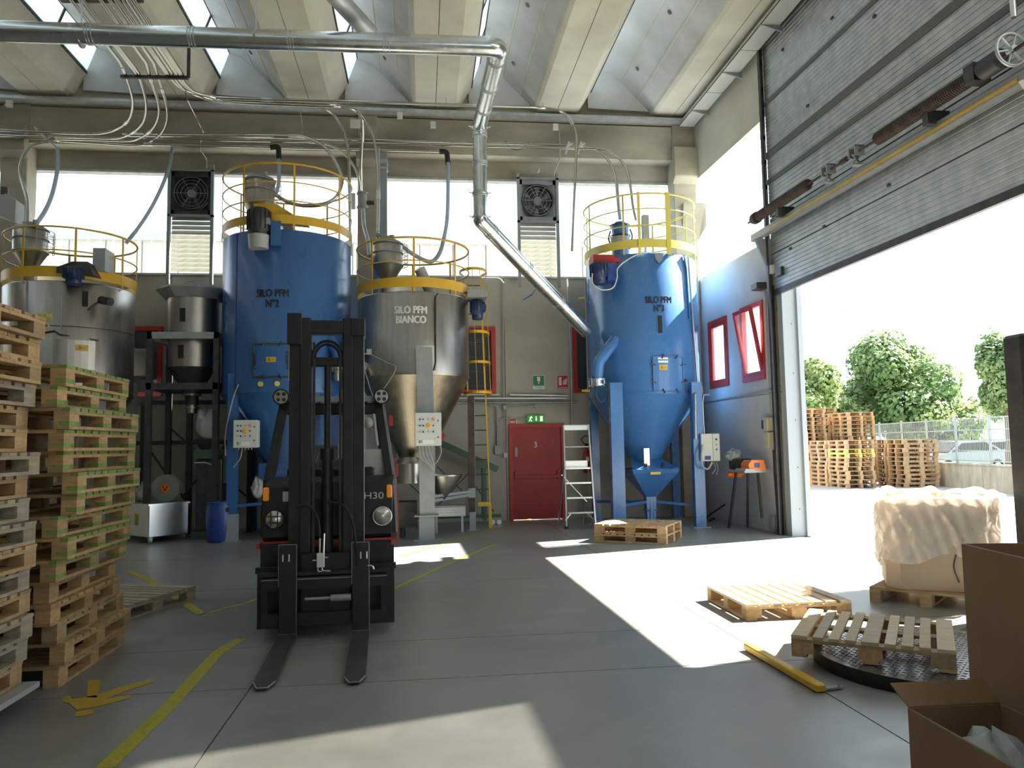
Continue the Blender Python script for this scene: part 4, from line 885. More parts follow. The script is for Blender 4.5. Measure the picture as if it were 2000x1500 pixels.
for lab,x in (('slanted pipe clamp left of the vertical pipe over the right window',1110),('slanted pipe clamp right of the vertical pipe over the right window',1134)):
    p=fy(x,288,15.7); tag(put('pipe_clamp',G().bar(p+Vector((-.06,0,-.14)),p+Vector((.02,0,.12)),.05,.04).bar(p+Vector((-.05,0,.0)),p+Vector((.09,0,.09)),.04,.03),'galvanized'),lab,'clamp')
# ---- big galvanized duct
t=thing('ventilation_duct','large shiny galvanized air duct crossing below the ceiling and bending down to the right silo','duct',(0.7,9.7,6.5))
A_=fy(-40,60,9.65); B_=fy(925,90,9.75); r=.125
def sect(p,q,n,r_=.125,nm='duct_section'):
    p=Vector(p); q=Vector(q)
    for i in range(n):
        a=p.lerp(q,i/n); b=p.lerp(q,(i+1)/n); s=put(nm,G().cyl(a,b,r_,n=28,caps=False),'duct_metal',t)
        d=(b-a).normalized(); g=G()
        for k in (.03,.06,.10): g.cyl(a+d*(k-.006),a+d*(k+.006),r_+.008,n=28)
        put('joint_ring',g,'galvanized',s)
sect(A_,B_,5)
C1=fy(966,118,9.85); D1=fy(937,245,12.9)
e0=B_; corner=fy(975,92,9.75)
put('duct_elbow',G().tube(fillet([B_-Vector((.02,0,0)),corner,corner.lerp(D1,.10)],.32,12),.127,28,caps=False),'duct_metal',t)
st=corner.lerp(D1,.09); sect(st,D1,3)
V1=fy(938,430,12.9); E1=fy(1146,648,14.75)
put('duct_elbow',G().tube(fillet([D1.lerp(corner,.04),D1,D1+(V1-D1)*.12],.10,8),.128,28,caps=False),'duct_metal',t)
sect(D1+(V1-D1)*.06,V1,3,.122)
k=V1+(E1-V1)*.08
put('duct_elbow',G().tube(fillet([V1-(V1-D1)*.05,V1,V1.lerp(E1,.09)],.16,10),.128,28,caps=False),'duct_metal',t)
sect(V1.lerp(E1,.07),E1,3,.128)
for f in (.02,.72,.97):
    p=D1.lerp(V1,f); put('duct_clamp',G().cyl(p+Vector((0,0,-.012)),p+Vector((0,0,.012)),.14,n=24).bar(p+Vector((-.19,0,.02)),p+Vector((-.13,0,0)),.03,.01).bar(p+Vector((.13,0,0)),p+Vector((.19,0,.02)),.03,.01),'galvanized',t)
put('damper_handle',G().bar(fy(1045,565,13.9),fy(1038,576,13.85),.03,.02).bar(fy(1038,576,13.85),fy(1022,586,13.85),.035,.02),'blue_dark',t)
for x in (158,500,804): 
    p=fy(x,72,9.7); put('hanger_strap',G().cyl(p+Vector((-.012,0,0)),p+Vector((.012,0,0)),.133,n=24).bar(p+Vector((0,0,.12)),p+Vector((0,0,2.1)),.02,.004),'galvanized',t)
a=fy(640,-25,9.3); b=fy(722,64,10.2)
tag(put('branch_duct',G().cyl(a,b,.12,n=24),'galv_dull'),'short dull grey branch duct slanting down behind the shiny duct','duct')
# ---- fans in front of the glazing
def fan(lab,x0,x1):
    t=thing('extractor_fan',lab,'fan',((x0+x1)/2,16.3,5.2)); z0,z1=6.48,7.40; xm=(x0+x1)/2; zm=(z0+z1)/2
    put('housing',G().box(x0+.06,16.30,z0,x1-.06,16.34,z0+.10).box(x0+.06,16.30,z1-.10,x1-.06,16.34,z1).box(x0+.06,16.30,z0,x0+.12,16.34,z1).box(x1-.12,16.30,z0,x1-.06,16.34,z1).box(x0+.06,16.42,z0,x1-.06,16.46,z1),'grey_steel' if x0>0 else 'dark_steel',t)
    Rx=Matrix.Rotation(PI/2,3,'X')
    put('shroud',G().lathe((xm,16.3,zm),[(.36,0),(.36,-.12),(.33,-.12),(.33,.03),(.36,.03),(.36,0)],36,axis=Rx),'dark_steel',t)
    g=G()
    for i in range(6):
        a=2*PI*i/6; c=Vector((math.cos(a),0,math.sin(a))); d=Vector((-math.sin(a),.35,math.cos(a)))
        o=Vector((xm,16.37,zm)); g.add([o+c*.08-d*.04,o+c*.31-d*.10,o+c*.31+d*.10,o+c*.08+d*.04],[(0,1,2,3)])
    put('blade_wheel',g,'dark_steel',t)
    put('hub',G().cyl((xm,16.30,zm),(xm,16.40,zm),.09,n=18).ring((0,0,0),.001,.001,6),'grey_steel',t)
    g=G()
    for rr in (.12,.20,.28,.34): g.tube([(xm+rr*math.cos(2*PI*i/28),16.27,zm+rr*math.sin(2*PI*i/28)) for i in range(28)],.005,4,closed=True)
    for i in range(6): a=PI*i/6*2; g.bar((xm,16.27,zm),(xm+.35*math.cos(a),16.27,zm+.35*math.sin(a)),.012,.008)
    put('guard_grille',g,'grey_steel',t)
    for x in (x0,x1-.06): put('post',G().box(x,16.24,5.02,x+.06,16.32,7.55),'grey_steel',t)
    put('cross_bar',G().box(x0,16.24,z0-.05,x1,16.30,z0),'grey_steel',t); put('cross_bar',G().box(x0,16.24,z1,x1,16.30,z1+.04),'grey_steel',t)
    for i in range(12):
        z=5.3+i*.098; put('louvre_slat',G().prism([(x0+.06,16.36,z),(x0+.06,16.40,z+.098),(x0+.06,16.39,z+.098),(x0+.06,16.35,z)],(x1-x0-.12,0,0)),'louvre',t)
fan('large dark extractor fan on steel posts in front of the left window',-5.19,-4.27)
fan('grey extractor fan on steel posts in front of the middle window',2.10,3.02)
# ---- small wall fittings
def small(name,g,m,lab,cat,**k): return tag(put(name,g,m,**k),lab,cat)
p=fy(1052,330,16.0); small('loudspeaker',G().cyl((p.x,16.1,p.z),(p.x-.1,15.95,p.z-.02),.05,.10,n=18).cyl((p.x,16.1,p.z),(p.x,16.3,p.z),.03,n=8),'grey_plastic','small round white horn on the wall above the grey fan','speaker')
for lab,x,y in (('small white box on the beam left of the duct',781,226),('small white box under the beam left of the duct',846,244),('small white box under the beam right of the duct',1085,248),('small white box on the beam at the far left',18,203),('pale square box beside the top of the middle column',694,242)):
    q=fy(x,y,15.6); small('wall_box',G().cbox(q,(.11 if x!=694 else .2,.06,.13 if x!=694 else .17)),'white_box',lab,'junction box')
# ================================================================== FORKLIFT (local frame: heel of forks at origin, front towards -Y)
fk=thing('forklift','black and red forklift truck with lowered forks facing the viewer','forklift',(0,0,0))
B='lift_black'
for sx in (-1,1):
    x=sx*.30+(-.0 if sx<0 else .0)
    f=put('fork',G().prism([(x-.075,0,.045),(x-.075,-1.24,.022),(x-.05,-1.32,.016),(x+.05,-1.32,.016),(x+.075,-1.24,.022),(x+.075,0,.045)],(0,0,-.0)) if False else
      G().add([(x-.072,0,.012),(x+.072,0,.012),(x+.072,0,.06),(x-.072,0,.06),(x-.072,-1.22,.012),(x+.072,-1.22,.012),(x+.072,-1.22,.034),(x-.072,-1.22,.034),(x-.035,-1.32,.012),(x+.035,-1.32,.012),(x+.035,-1.32,.024),(x-.035,-1.32,.024)],
      [(0,1,2,3),(0,4,5,1),(1,5,6,2),(2,6,7,3),(3,7,4,0),(4,8,9,5),(5,9,10,6),(6,10,11,7),(7,11,8,4),(8,11,10,9)]),'dark_steel',fk)
    put('fork_shank',G().box(x-.072,-.0,.012,x+.072,.05,.80),B,f,bevel=.006)
    put('shank_highlight',G().bar((x-.073,-.002,.45),(x-.073,-.002,.80),.006,.004).bar((x+.073,-.002,.05),(x+.073,-.002,.80),.006,.004).bar((x-.073,-.002,.80),(x+.073,-.002,.80),.004,.006).bar((x-.072,-.004,.065),(x+.072,-.004,.065),.004,.006),'tread',f)  # thin bright strips stand in for highlights along the shank edges
    put('fork_tip_edge',G().bar((x-.072,-1.221,.036),(x-.035,-1.322,.026),.006,.004).bar((x+.072,-1.221,.036),(x+.035,-1.322,.026),.006,.004).bar((x-.035,-1.322,.026),(x+.035,-1.322,.026),.006,.004),'galv_dull',f)
    for q in (-.02,.03): put('fork_lock',G().cyl((x+q+.02*sx,-.005,.66),(x+q+.02*sx,-.005,.72),.008,n=8),'galvanized',f)
cr=put('fork_carriage',G().box(-.52,.05,.42,.52,.12,.52).box(-.52,.05,.12,.52,.12,.22).box(-.20,.12,.10,.20,.20,.70).box(-.52,.05,.22,-.47,.1,.42).box(.47,.05,.22,.52,.1,.42).box(-.55,.04,.535,.55,.13,.56),B,fk)
put('shift_cylinder',G().cyl((-.16,.02,.34),(.05,.02,.34),.014,n=10).cyl((.05,.02,.34),(.22,.02,.34),.030,n=12),'grey_steel',cr)
put('carriage_edge',G().box(-.52,.042,.50,.52,.050,.507),'grey_steel',cr)
# valve block and hoses
put('valve_block',G().box(-.065,.0,.60,.0,.05,.72).cyl((-.1,.02,.66),(-.065,.02,.66),.008,n=8).cyl((0,.02,.68),(.03,.02,.68),.008,n=8),'galvanized',fk,bevel=.004)
put('hydraulic_fitting',G().tube(fillet([(-.055,.02,.60),(-.055,.02,.565),(-.02,.02,.565)],.02),.007,6).tube(fillet([(-.02,.02,.60),(-.02,.02,.57),(.05,.02,.565)],.02),.007,6).tube([(-.04,.02,.72),(-.04,.03,.84)],.009,6).tube([(-.01,.02,.72),(-.005,.03,.88)],.009,6).tube(fillet([(.36,-.01,.60),(.40,-.02,.60),(.41,-.02,.57)],.02),.009,6),'galvanized',fk)
put('hose',G().tube(spline([(-.04,.03,.84),(-.06,.04,1.0),(-.14,.05,1.12),(-.24,.08,1.10)]),.012,6),'rubber',fk)
put('hose',G().tube(spline([(.02,.08,1.14),(.14,.04,1.12),(.22,.02,1.0),(.26,.0,.80),(.27,.0,.60)]),.012,6),'rubber',fk)
# mast
for s in (-1,1):
    x=s*.275; 
    m=put('outer_mast_channel',G().box(x-.05,.24,.10,x+.05,.36,2.58).box(x-.052,.22,2.50,x+.052,.38,2.62) if False else G().box(x-.05,.22,.08,x+.05,.24,2.72).box(x-.05,.24,.08,x-.03,.36,2.72).box(x+.03,.24,.08,x+.05,.36,2.72).box(x-.05,.36,.08,x+.05,.38,2.72),B,fk,bevel=.004)
    x2=s*.185
    put('inner_mast_channel',G().box(x2-.04,.19,.10,x2+.04,.21,2.76).box(x2-s*.04-.01,.21,.1,x2-s*.04+.01,.33,2.76).box(x2-.04,.33,.10,x2+.04,.345,2.76),B,fk,bevel=.004)
    put('mast_edge',G().box(x+s*.05-.003,.205,.35,x+s*.05+.003,.215,2.70) if s>0 else G().box(x-.052,.205,2.2,x-.047,.215,2.7),'galv_dull',m)
    put('mast_cap',G().box(x-.065,.18,2.52 if s<0 else 2.60,x+.06,.42,2.80 if s<0 else 2.76),B,m,bevel=.006)
    put('lift_chain',G().box(s*.115-.012,.26,.5,s*.115+.012,.275,2.55),'dark_steel',fk)
    put('tilt_cylinder',G().cyl((s*.30,.40,.55),(s*.30,.95,.75),.04,n=12),B,fk)
put('mast_cross_beam',G().box(-.23,.20,2.62,.23,.34,2.74),B,fk,bevel=.006); put('mast_cross_beam',G().box(-.23,.30,2.34,.23,.40,2.42),B,fk,bevel=.006); put('mast_cross_beam',G().box(-.23,.34,1.15,.23,.42,1.30),B,fk); put('mast_cross_beam',G().box(-.23,.34,.30,.23,.42,.50),B,fk)
for r_ in (.11,.135): put('hose',G().tube([(r_*math.cos(PI*i/14),.27,2.40+ (r_*.0)+r_*1.2*math.sin(PI*i/14)) for i in range(15)],.012,6),'rubber',fk)
put('lift_cylinder',G().cyl((0,.30,.15),(0,.30,1.55),.05,n=18).cyl((0,.30,1.50),(0,.30,1.60),.062,n=18).cyl((0,.30,1.6),(0,.30,2.34),.03,n=14),B,fk)
# chassis
put('front_apron',G().prism([(-.585,.26,.53),(-.585,.26,.06),(-.22,.26,.06),(-.22,.26,.53)],(0,.03,0)).prism([(.585,.26,.53),(.585,.26,.06),(.22,.26,.06),(.22,.26,.53)],(0,.03,0)).box(-.60,.25,.53,.60,.30,.58),B,fk)
put('axle_housing',G().box(-.35,.45,.15,.35,.85,.45).cyl((-.5,.72,.33),(.5,.72,.33),.12,n=16),'dark_steel',fk)
for s in (-1,1):
    x=s*.46; w_=put('front_wheel',G().lathe((x-s*.11,.78,.33),[(.10,0),(.19,.0),(.20,.03),(.30,.02),(.33,.05),(.33,.20),(.30,.23),(.19,.22),(.10,.22)],32,axis=Matrix.Rotation(PI/2*s,3,'Y')),'rubber',fk)
    put('rim',G().cyl((x+s*.08,.78,.33),(x+s*.11,.78,.33),.18,n=20),'lift_red',w_)
    x=s*.43; w_=put('rear_wheel',G().lathe((x-s*.08,2.25,.27),[(.1,0),(.15,0),(.25,.02),(.27,.05),(.27,.13),(.25,.16),(.1,.16)],28,axis=Matrix.Rotation(PI/2*s,3,'Y')),'rubber',fk)
    put('fender',G().prism([(s*.585,.42,.55),(s*.585,.42,.76),(s*.585,1.16,.80),(s*.585,1.22,.50),(s*.585,1.10,.62),(s*.585,.95,.70),(s*.585,.60,.70),(s*.585,.50,.55)],(-s*.30,0,0)),B,fk,bevel=.01)
    put('fender_edge',G().box(s*.59-.03,.40,.72,s*.59+.0,1.2,.765),'lift_red',fk)
put('base_band',G().box(-.57,.44,.72,.57,1.9,.78),'lift_red',fk)
put('chassis',G().box(-.42,.6,.30,.42,2.2,.74).prism([(-.5,1.5,.74),(-.5,2.6,.74),(-.5,2.62,.95),(-.5,1.5,1.05)],(1.0,0,0)),'lift_red',fk,bevel=.02)
put('counterweight',G().prism([(-.53,1.9,.25),(-.53,2.62,.30),(-.53,2.70,.55),(-.53,2.62,1.0),(-.53,1.9,1.05)],(1.06,0,0)),B,fk,bevel=.04)
# cowl
cw=put('front_cowl',G().prism([(-.57,.50,.78),(-.57,.42,.80),(-.555,.46,1.28),(-.54,.62,1.34),(-.54,.80,1.34),(-.57,.80,.78)],(1.13,0,0)),B,fk,bevel=.02)
put('dashboard',G().box(-.40,.72,1.30,.40,.95,1.42).box(-.15,.9,1.2,.15,1.2,1.5),B,fk,bevel=.02)
put('model_lettering',text_flat('H30',.085,(.405,.448,1.16),(1,0,0),(0,.06,1),1.25,0,.006),'text_white',cw)
put('data_plate',G().box(-.40,.44,1.13,-.34,.45,1.22),'text_white',cw); 
for s in (-1,1):
    x=s*.47+.01; y=.42
    h=put('headlight',G().lathe((x,y,.98),[(.0,.055),(.04,.055),(.075,.03),(.09,0),(.085,-.06),(.04,-.09)],28,axis=Matrix.Rotation(PI/2,3,'X')),'rubber',fk)
    put('headlight_lens',G().lathe((x,y-.045,.98),[(.001,.02),(.05,.014),(.078,0)],28,axis=Matrix.Rotation(PI/2,3,'X')),'lens_glass',h)
    put('headlight_ring',G().tube([(x+.082*math.cos(2*PI*i/28),y-.04,.98+.082*math.sin(2*PI*i/28)) for i in range(28)],.008,6,closed=True),'galvanized' if s>0 else 'rubber',h)
    if s<0:
        g=G()
        for dx in (-.03,.03): g.bar((x+dx,y-.075,.90),(x+dx,y-.075,1.06),.008,.008).bar((x-.08,y-.075,.98+dx),(x+.08,y-.075,.98+dx),.008,.008)
        put('lens_guard',g,'dark_steel',h)
    put('turn_signal',G().cbox((s*.545,.45,1.20),(.05,.05,.12)),'amber',fk,bevel=.01)
    # pillars and frame
    put('front_pillar',G().bar((s*.575,.62,.80),(s*.545,.66,1.30),.06,.07,0,up=(0,1,0)).bar((s*.545,.66,1.30),(s*.435,.98,2.10),.07,.07,0,up=(0,1,0)),B,fk)
    put('pillar_trim',G().bar((s*.60,.60,.80),(s*.575,.64,1.30),.012,.03,0,up=(0,1,0)).bar((s*.575,.64,1.30),(s*.465,.95,2.08),.012,.03,0,up=(0,1,0)),'blue_dark' if s>0 else 'dark_steel',fk)
    put('door_post',G().bar((s*.61,.72,.80),(s*.60,.76,1.30),.03,.06,0,up=(0,1,0)).bar((s*.60,.76,1.30),(s*.485,1.0,2.06),.03,.06,0,up=(0,1,0)),'grey_steel' if s>0 else B,fk)
    put('rear_pillar',G().bar((s*.50,2.1,1.0),(s*.44,1.95,2.10),.06,.06),B,fk)
    # work lamps
    lx=s*.475; lz=2.10; ly=.88
    l=put('work_lamp',G().lathe((lx,ly,lz),[(.001,-.07),(.05,-.06),(.075,-.01),(.078,.03),(.065,.03)],24,axis=Matrix.Rotation(PI/2,3,'X')),'rubber',fk)
    put('lamp_lens',G().cyl((lx,ly-.022,lz),(lx,ly-.028,lz),.066,n=24),'lens_glass',l)
    for dx in (-.027,.027):
        for dz in (-.027,.027): put('led_reflector',G().cyl((lx+dx,ly-.028,lz+dz),(lx+dx,ly-.031,lz+dz),.018,n=12),'dark_steel',l)
    put('lamp_bracket',G().bar((lx,ly,lz-.07),(s*.45,.98,2.02),.02,.02),B,l)
put('red_pillar_strip',G().bar((.625,.80,.70),(.625,.80,1.1),.02,.09,0,up=(0,1,0)).bar((.625,.82,1.1),(.60,.84,1.5),.02,.05,0,up=(0,1,0)),'lift_red',fk)
put('door_latch',G().cbox((.565,.80,1.86),(.04,.05,.10)),'lift_red',fk); put('door_latch',G().cbox((.62,.80,1.38),(.03,.05,.12)),'lift_red',fk)
put('overhead_guard',G().box(-.46,.95,2.02,.46,1.03,2.12).box(-.46,1.90,2.04,.46,1.98,2.12).box(-.46,.95,2.04,-.40,1.98,2.12).box(.40,.95,2.04,.46,1.98,2.12).box(-.46,.92,1.80,-.40,.97,2.05) if False else G().box(-.46,.95,1.93,.46,1.03,2.04).box(-.46,1.90,2.0,.46,1.98,2.08).box(-.46,.95,2.0,-.40,1.98,2.08).box(.40,.95,2.0,.46,1.98,2.08),B,fk,bevel=.01)
for i in range(6): put('roof_bar',G().bar((-.33+i*.13,1.0,2.05),(-.33+i*.13,1.95,2.06),.03,.03),B,fk)
put('roof_plate',G().box(-.42,.93,2.055,.42,1.0,2.11),'grey_plastic',fk)
put('beacon',G().lathe((.12,1.05,2.11),[(.05,0),(.05,.04),(.03,.08),(.001,.09)],16),'orange',fk)
put('windscreen',G().add([(-.50,.72,1.36),(.50,.72,1.36),(.40,.97,1.93),(-.40,.97,1.93)],[(0,1,2,3)]),'glass',fk)
put('steering_wheel',G().tube([(-.02+.17*math.cos(2*PI*i/24),1.22+.10*math.sin(2*PI*i/24),1.47+.14*math.sin(2*PI*i/24)) for i in range(24)],.014,6,closed=True).cyl((-.02,1.22,1.47),(-.02,1.1,1.30),.03,n=10),'rubber',fk)
put('seat',G().box(-.26,1.45,1.0,.26,1.9,1.12).prism([(-.25,1.85,1.1),(-.25,2.0,1.1),(-.25,2.06,1.62),(-.25,1.97,1.65)],(.5,0,0)),'rubber',fk,bevel=.03)
put('paper_note',G().cbox((.41,.745,1.50),(.27,.004,.17)),'white_box',fk); put('paper_note',G().cbox((.47,.742,1.35),(.12,.004,.15)),'white_box',fk)
put('wiper',G().bar((.44,.72,1.62),(.40,.90,1.93),.02,.015),'galv_dull',fk)
put('mirror',G().lathe((.34,.80,1.84),[(.001,0),(.05,0),(.055,.02),(.001,.03)],20,axis=Matrix.Rotation(PI/2,3,'X')),'grey_plastic',fk)
put('clear_sheet',G().prism([(.04,1.10,1.30),(.18,1.10,1.32),(.17,1.12,1.95),(.05,1.12,1.90)],(0,.01,0)),'white_bag',fk)
fk.location=(-.825,6.73,0); fk.rotation_euler=(0,0,math.radians(2.6))
# ================================================================== PALLETS
def pallet_proto(woods,simple=False,L=1.2,Wd=1.0,nb=9,wide=(0,4,8),bwid=(.145,.09),cross=False):
    # stringers run along Y (length L), deck boards along X (width Wd)
    name='wooden_pallet'
    bw=[bwid[0] if i in wide else bwid[1] for i in range(nb)]; gap=(L-sum(bw))/(nb-1); ys=[]; y=-L/2
    for b in bw: ys.append((y,y+b)); y+=b+gap
    xs=(-Wd/2,-.05,Wd/2-.10)
    boards=[(-Wd/2,a,.122,Wd/2,b,.144) for a,b in ys]
    strg=[(x,-L/2,.100,x+.10,L/2,.1215) for x in xs]
    blk=[(x,yy,.0225,x+.10,yy+.145,.0995) for x in xs for yy in (-L/2,-.0725,L/2-.145)]
    bot=[(x,-L/2,0,x+.10,L/2,.022) for x in xs]
    if cross: bot=[(-Wd/2,a,0,Wd/2,a+.10,.022) for a in (-L/2,-.05,L/2-.10)]
    if simple:
        g=G()
        for b in boards+strg+blk+bot: g.box(*b)
        return put(name,g,woods[0],org=(0,0,0))
    t=thing(name,None,None,(0,0,0))
    rnd=random.Random(5)
    def part(nm,lst,ms):
        for i,b in enumerate(lst):
            j=rnd.uniform(-.006,.006); b=list(b)
            if nm in('deck_board',): b[0]+=j; b[3]+=j
            c=((b[0]+b[3])/2,(b[1]+b[4])/2,b[2]); 
            key=(nm,round(b[3]-b[0],3),round(b[4]-b[1],3),ms)
            o=put(nm,G().box(*b),ms,t)
    part('deck_board',boards,woods[0]); part('stringer_board',strg,woods[1]); part('block',blk,woods[1]); part('bottom_board',bot,woods[1])
    return t
pA=pallet_proto(('wood','wood')); pC=pallet_proto(('wood_light','wood'),L=1.0,Wd=.95,nb=9,wide=(0,4,8),bwid=(.105,.066),cross=True); pD=pallet_proto(('wood_light','wood'),L=1.0,Wd=.95,nb=8,wide=(0,),bwid=(.10,.088),cross=True); pB=pallet_proto(('wood','wood')); pO=pallet_proto(('wood_old','wood_old'))
# green ended pallet variant: painted end caps on the boards
def add_green(t):
    for o in list(t.children):
        bb=[Vector(c) for c in o.bound_box]; x1=max(c.x for c in bb); y0=min(c.y for c in bb); y1=max(c.y for c in bb); z0=min(c.z for c in bb); z1=max(c.z for c in bb); x0=min(c.x for c in bb)
        if o.name.startswith('deck_board'): put('paint_mark',G().box(x1-.05,y0-.001,z0-.001,x1+.001,y1+.001,z1+.001),'wood_green',o)
        if o.name.startswith('block') and x1>.4: put('paint_mark',G().box(x1-.07,y0-.001,z0,x1+.001,y1+.001,z0+.03),'wood_green',o)
add_green(pB)
used=set()
def pallet(proto,x,y,z,rz,label,group=None,rx=0,ry=0):
    if proto.name not in used: used.add(proto.name); o=proto
    else: o=copy_tree(proto)
    o.location=(x,y,z); o.rotation_euler=(rx,ry,rz); tag(o,label,'pallet',group); return o
ORDS=['lowest','second lowest','third from the floor','fourth from the floor','fifth from the floor','sixth from the floor','seventh from the floor','eighth from the floor','ninth from the floor','tenth from the floor','eleventh from the floor','twelfth from the floor','thirteenth from the floor','fourteenth from the floor','fifteenth from the floor','sixteenth from the floor','topmost']
rnd=random.Random(11)
H=.1445
nB=15; dxB=[-.06,-.03,-.08,-.06,-.10,-.02,.02,-.02,.04,.07,.02,.06,.09,.0,.02]; 
for i in range(nB):
    gr = i>=5
    w_='topmost' if i==nB-1 else ORDS[i]
    pallet(pB if gr else pA,-2.42-.5+dxB[i],5.60+.6+rnd.uniform(-.03,.03)-(.12 if i>10 else 0)+(.12 if i<3 else 0),i*.1465,rnd.uniform(-.035,.035)+(.0),('green-ended pallet, ' if gr else 'plain wooden pallet, ')+w_+' in the stack nearer the forklift','pallets in the left stacks')
dxA=[-.03,.0,.02,.0,-.01,.03,.02,-.03,-.05,.03,-.04,-.06,-.02,.04,.0,.05]
for i in range(16):
    pallet(pO if i in (1,2,4,6,7,9,12) else pA,-2.52-.5+dxA[i],4.78+rnd.uniform(-.03,.03),.14+i*.147,rnd.uniform(-.03,.03),'bare wooden pallet, '+('topmost' if i==15 else ORDS[i])+' in the stack cut by the left picture edge','pallets in the left stacks')
t=thing('steel_base_frame','pale grey steel base frame with feet under the left edge pallet stack','frame',(-3.0,4.8,0))
put('top_plate',G().box(-3.5,4.2,.10,-2.46,5.42,.135),'grey_plastic',t)
for x,y in ((-2.6,4.35),(-2.6,5.2),(-3.4,5.2),(-3.4,4.35)): put('foot',G().cyl((x,y,0),(x,y,.10),.03,n=12),'dark_steel',t)
pallet(pO,-3.12,8.42,0,math.radians(-20),'single weathered pallet lying flat on the floor behind the green-ended stack')
pallet(pA,3.58,12.65,0,math.radians(90-33),'lower of the two pallets lying below the bright blue silo')
pallet(pB,3.58,12.65,.146,math.radians(90-33),'upper of the two pallets lying below the bright blue silo'); 
pallet(pD,3.37,7.2,0,math.radians(90),'sunlit single pallet lying flat on the floor in the doorway')
pallet(pC,3.23,5.33,.105,math.radians(55),'pallet lying on the round turntable in the foreground')
pallet(pA,5.18,7.35,0,math.radians(-47),'pallet under the large bagged cardboard bin')
# outdoor stacks
pS=pallet_proto(('wood_out','wood_out'),True); pS2=pallet_proto(('wood_out_yellow','x'),True)
def ostack(x,y,n,rz,where,yel=()):
    for i in range(n):
        pr=pS2 if i in yel else pS
        if pr.name not in used: used.add(pr.name); o=pr
        else: o=coll(pr.copy())
        o.location=(x+rnd.uniform(-.03,.03),y+rnd.uniform(-.03,.03),-.012+i*.1455); o.rotation_euler=(0,0,rz+rnd.uniform(-.03,.03))
        tag(o,('yellowish ' if i in yel else '')+'pallet '+('topmost' if i==n-1 else ORD[i])+' in the '+where,'pallet','pallets stacked in the yard')
ostack(14.5,24.8,11,0,'low front left yard stack',(7,8)); ostack(14.5,26.05,11,0,'low yard stack behind front left one')
ostack(16.5,24.4,11,PI/2,'low yard stack by the wall'); ostack(16.5,25.5,11,PI/2,'yard stack behind the wall-side one')
ostack(15.95,27.0,18,0,'tall yard stack between low stacks'); ostack(15.95,28.4,18,0,'yard stack hidden behind middle tall one')
ostack(14.4,27.6,19,0,'tall yard stack left of middle'); ostack(14.4,28.9,19,0,'rear tall yard stack at left'); ostack(13.2,28.2,19,0,'tall yard stack beside door jamb'); ostack(16.1,29.9,20,0,'rearmost yard stack, pale on top')
# ================================================================== FLOOR OBJECTS, WALL FITTINGS
# turntable wrapper
cx,cy=3.58,5.18
t=thing('pallet_wrapper','round checker plate turntable with a tall dark mast, part of a pallet wrapper','machine',(cx,cy,0))
RT=.80
put('turntable_rim',G().lathe((cx,cy,0),[(RT-.03,.01),(RT,.01),(RT,.095)],72),'rubber',t)
tt=put('turntable_top',G().lathe((cx,cy,0),[(RT,.095),(.001,.097)],72),'tread',t)
g=G(); s=.045
for i in range(-23,24):
    for j in range(-23,24):
        x,y=i*s,j*s
        if x*x+y*y<(RT-.04)**2: g.cbox((cx+x,cy+y,.0985),(.026,.007,.004),.6 if (i+j)%2 else -.6)
put('tread_pattern',g,'checker',tt,kind='stuff')
mx,my=5.28,6.15
put('wrapper_mast',G().box(5.34,6.25,0,5.80,6.5,2.53),'dark_steel',t,bevel=.03); put('mast_slot',G().box(5.47,6.24,.3,5.49,6.252,2.4),'rubber',t)
put('base_beam',G().bar((4.3,5.6,.04),(5.4,6.3,.04),.4,.08),'dark_steel',t)
# yellow edge bar on floor
t=thing('floor_guard_bar','scuffed yellow guard bar lying on the floor beside the turntable','bar',(2.58,5.4,0))
a=fz(1460,1262,.03); b=fz(1604,1345,.03)
put('bar_body',G().bar(a,b,.07,.05),'yellow_paint',t,bevel=.008); put('anchor_tab',G().bar(fz(1604,1345,.012),fz(1643,1341,.012),.05,.012).cyl(fz(1638,1339,.018),fz(1638,1339,.03),.010,n=8),'grey_steel',t)
# big bagged bin
bx,by=5.18,7.35; rz=math.radians(-47)
t=thing('bagged_cardboard_bin','big pale cardboard bin draped in a translucent plastic bag on a pallet outside the turntable','bin',(bx,by,.146))
RZ=Matrix.Translation((bx,by,0))@Matrix.Rotation(rz+math.radians(18),4,'Z'); w2,l2=.50,.50
oct_=[(-w2,-l2+.12),(-w2+.12,-l2),(w2-.12,-l2),(w2,-l2+.12),(w2,l2-.12),(w2-.12,l2),(-w2+.12,l2),(-w2,l2-.12)]
g=G(); n=8
vs=[(x,y,z) for z in (.147,1.02) for x,y in oct_]+[(x*.975,y*.975,z) for z in (1.02,.16) for x,y in oct_]
g.add(vs,[(k*8+i,k*8+(i+1)%8,(k+1)*8+(i+1)%8,(k+1)*8+i) for k in range(3) for i in range(8)]+[tuple(range(24,32))]); put('bin_wall',g.xf(RZ),'cardboard_pale',t)
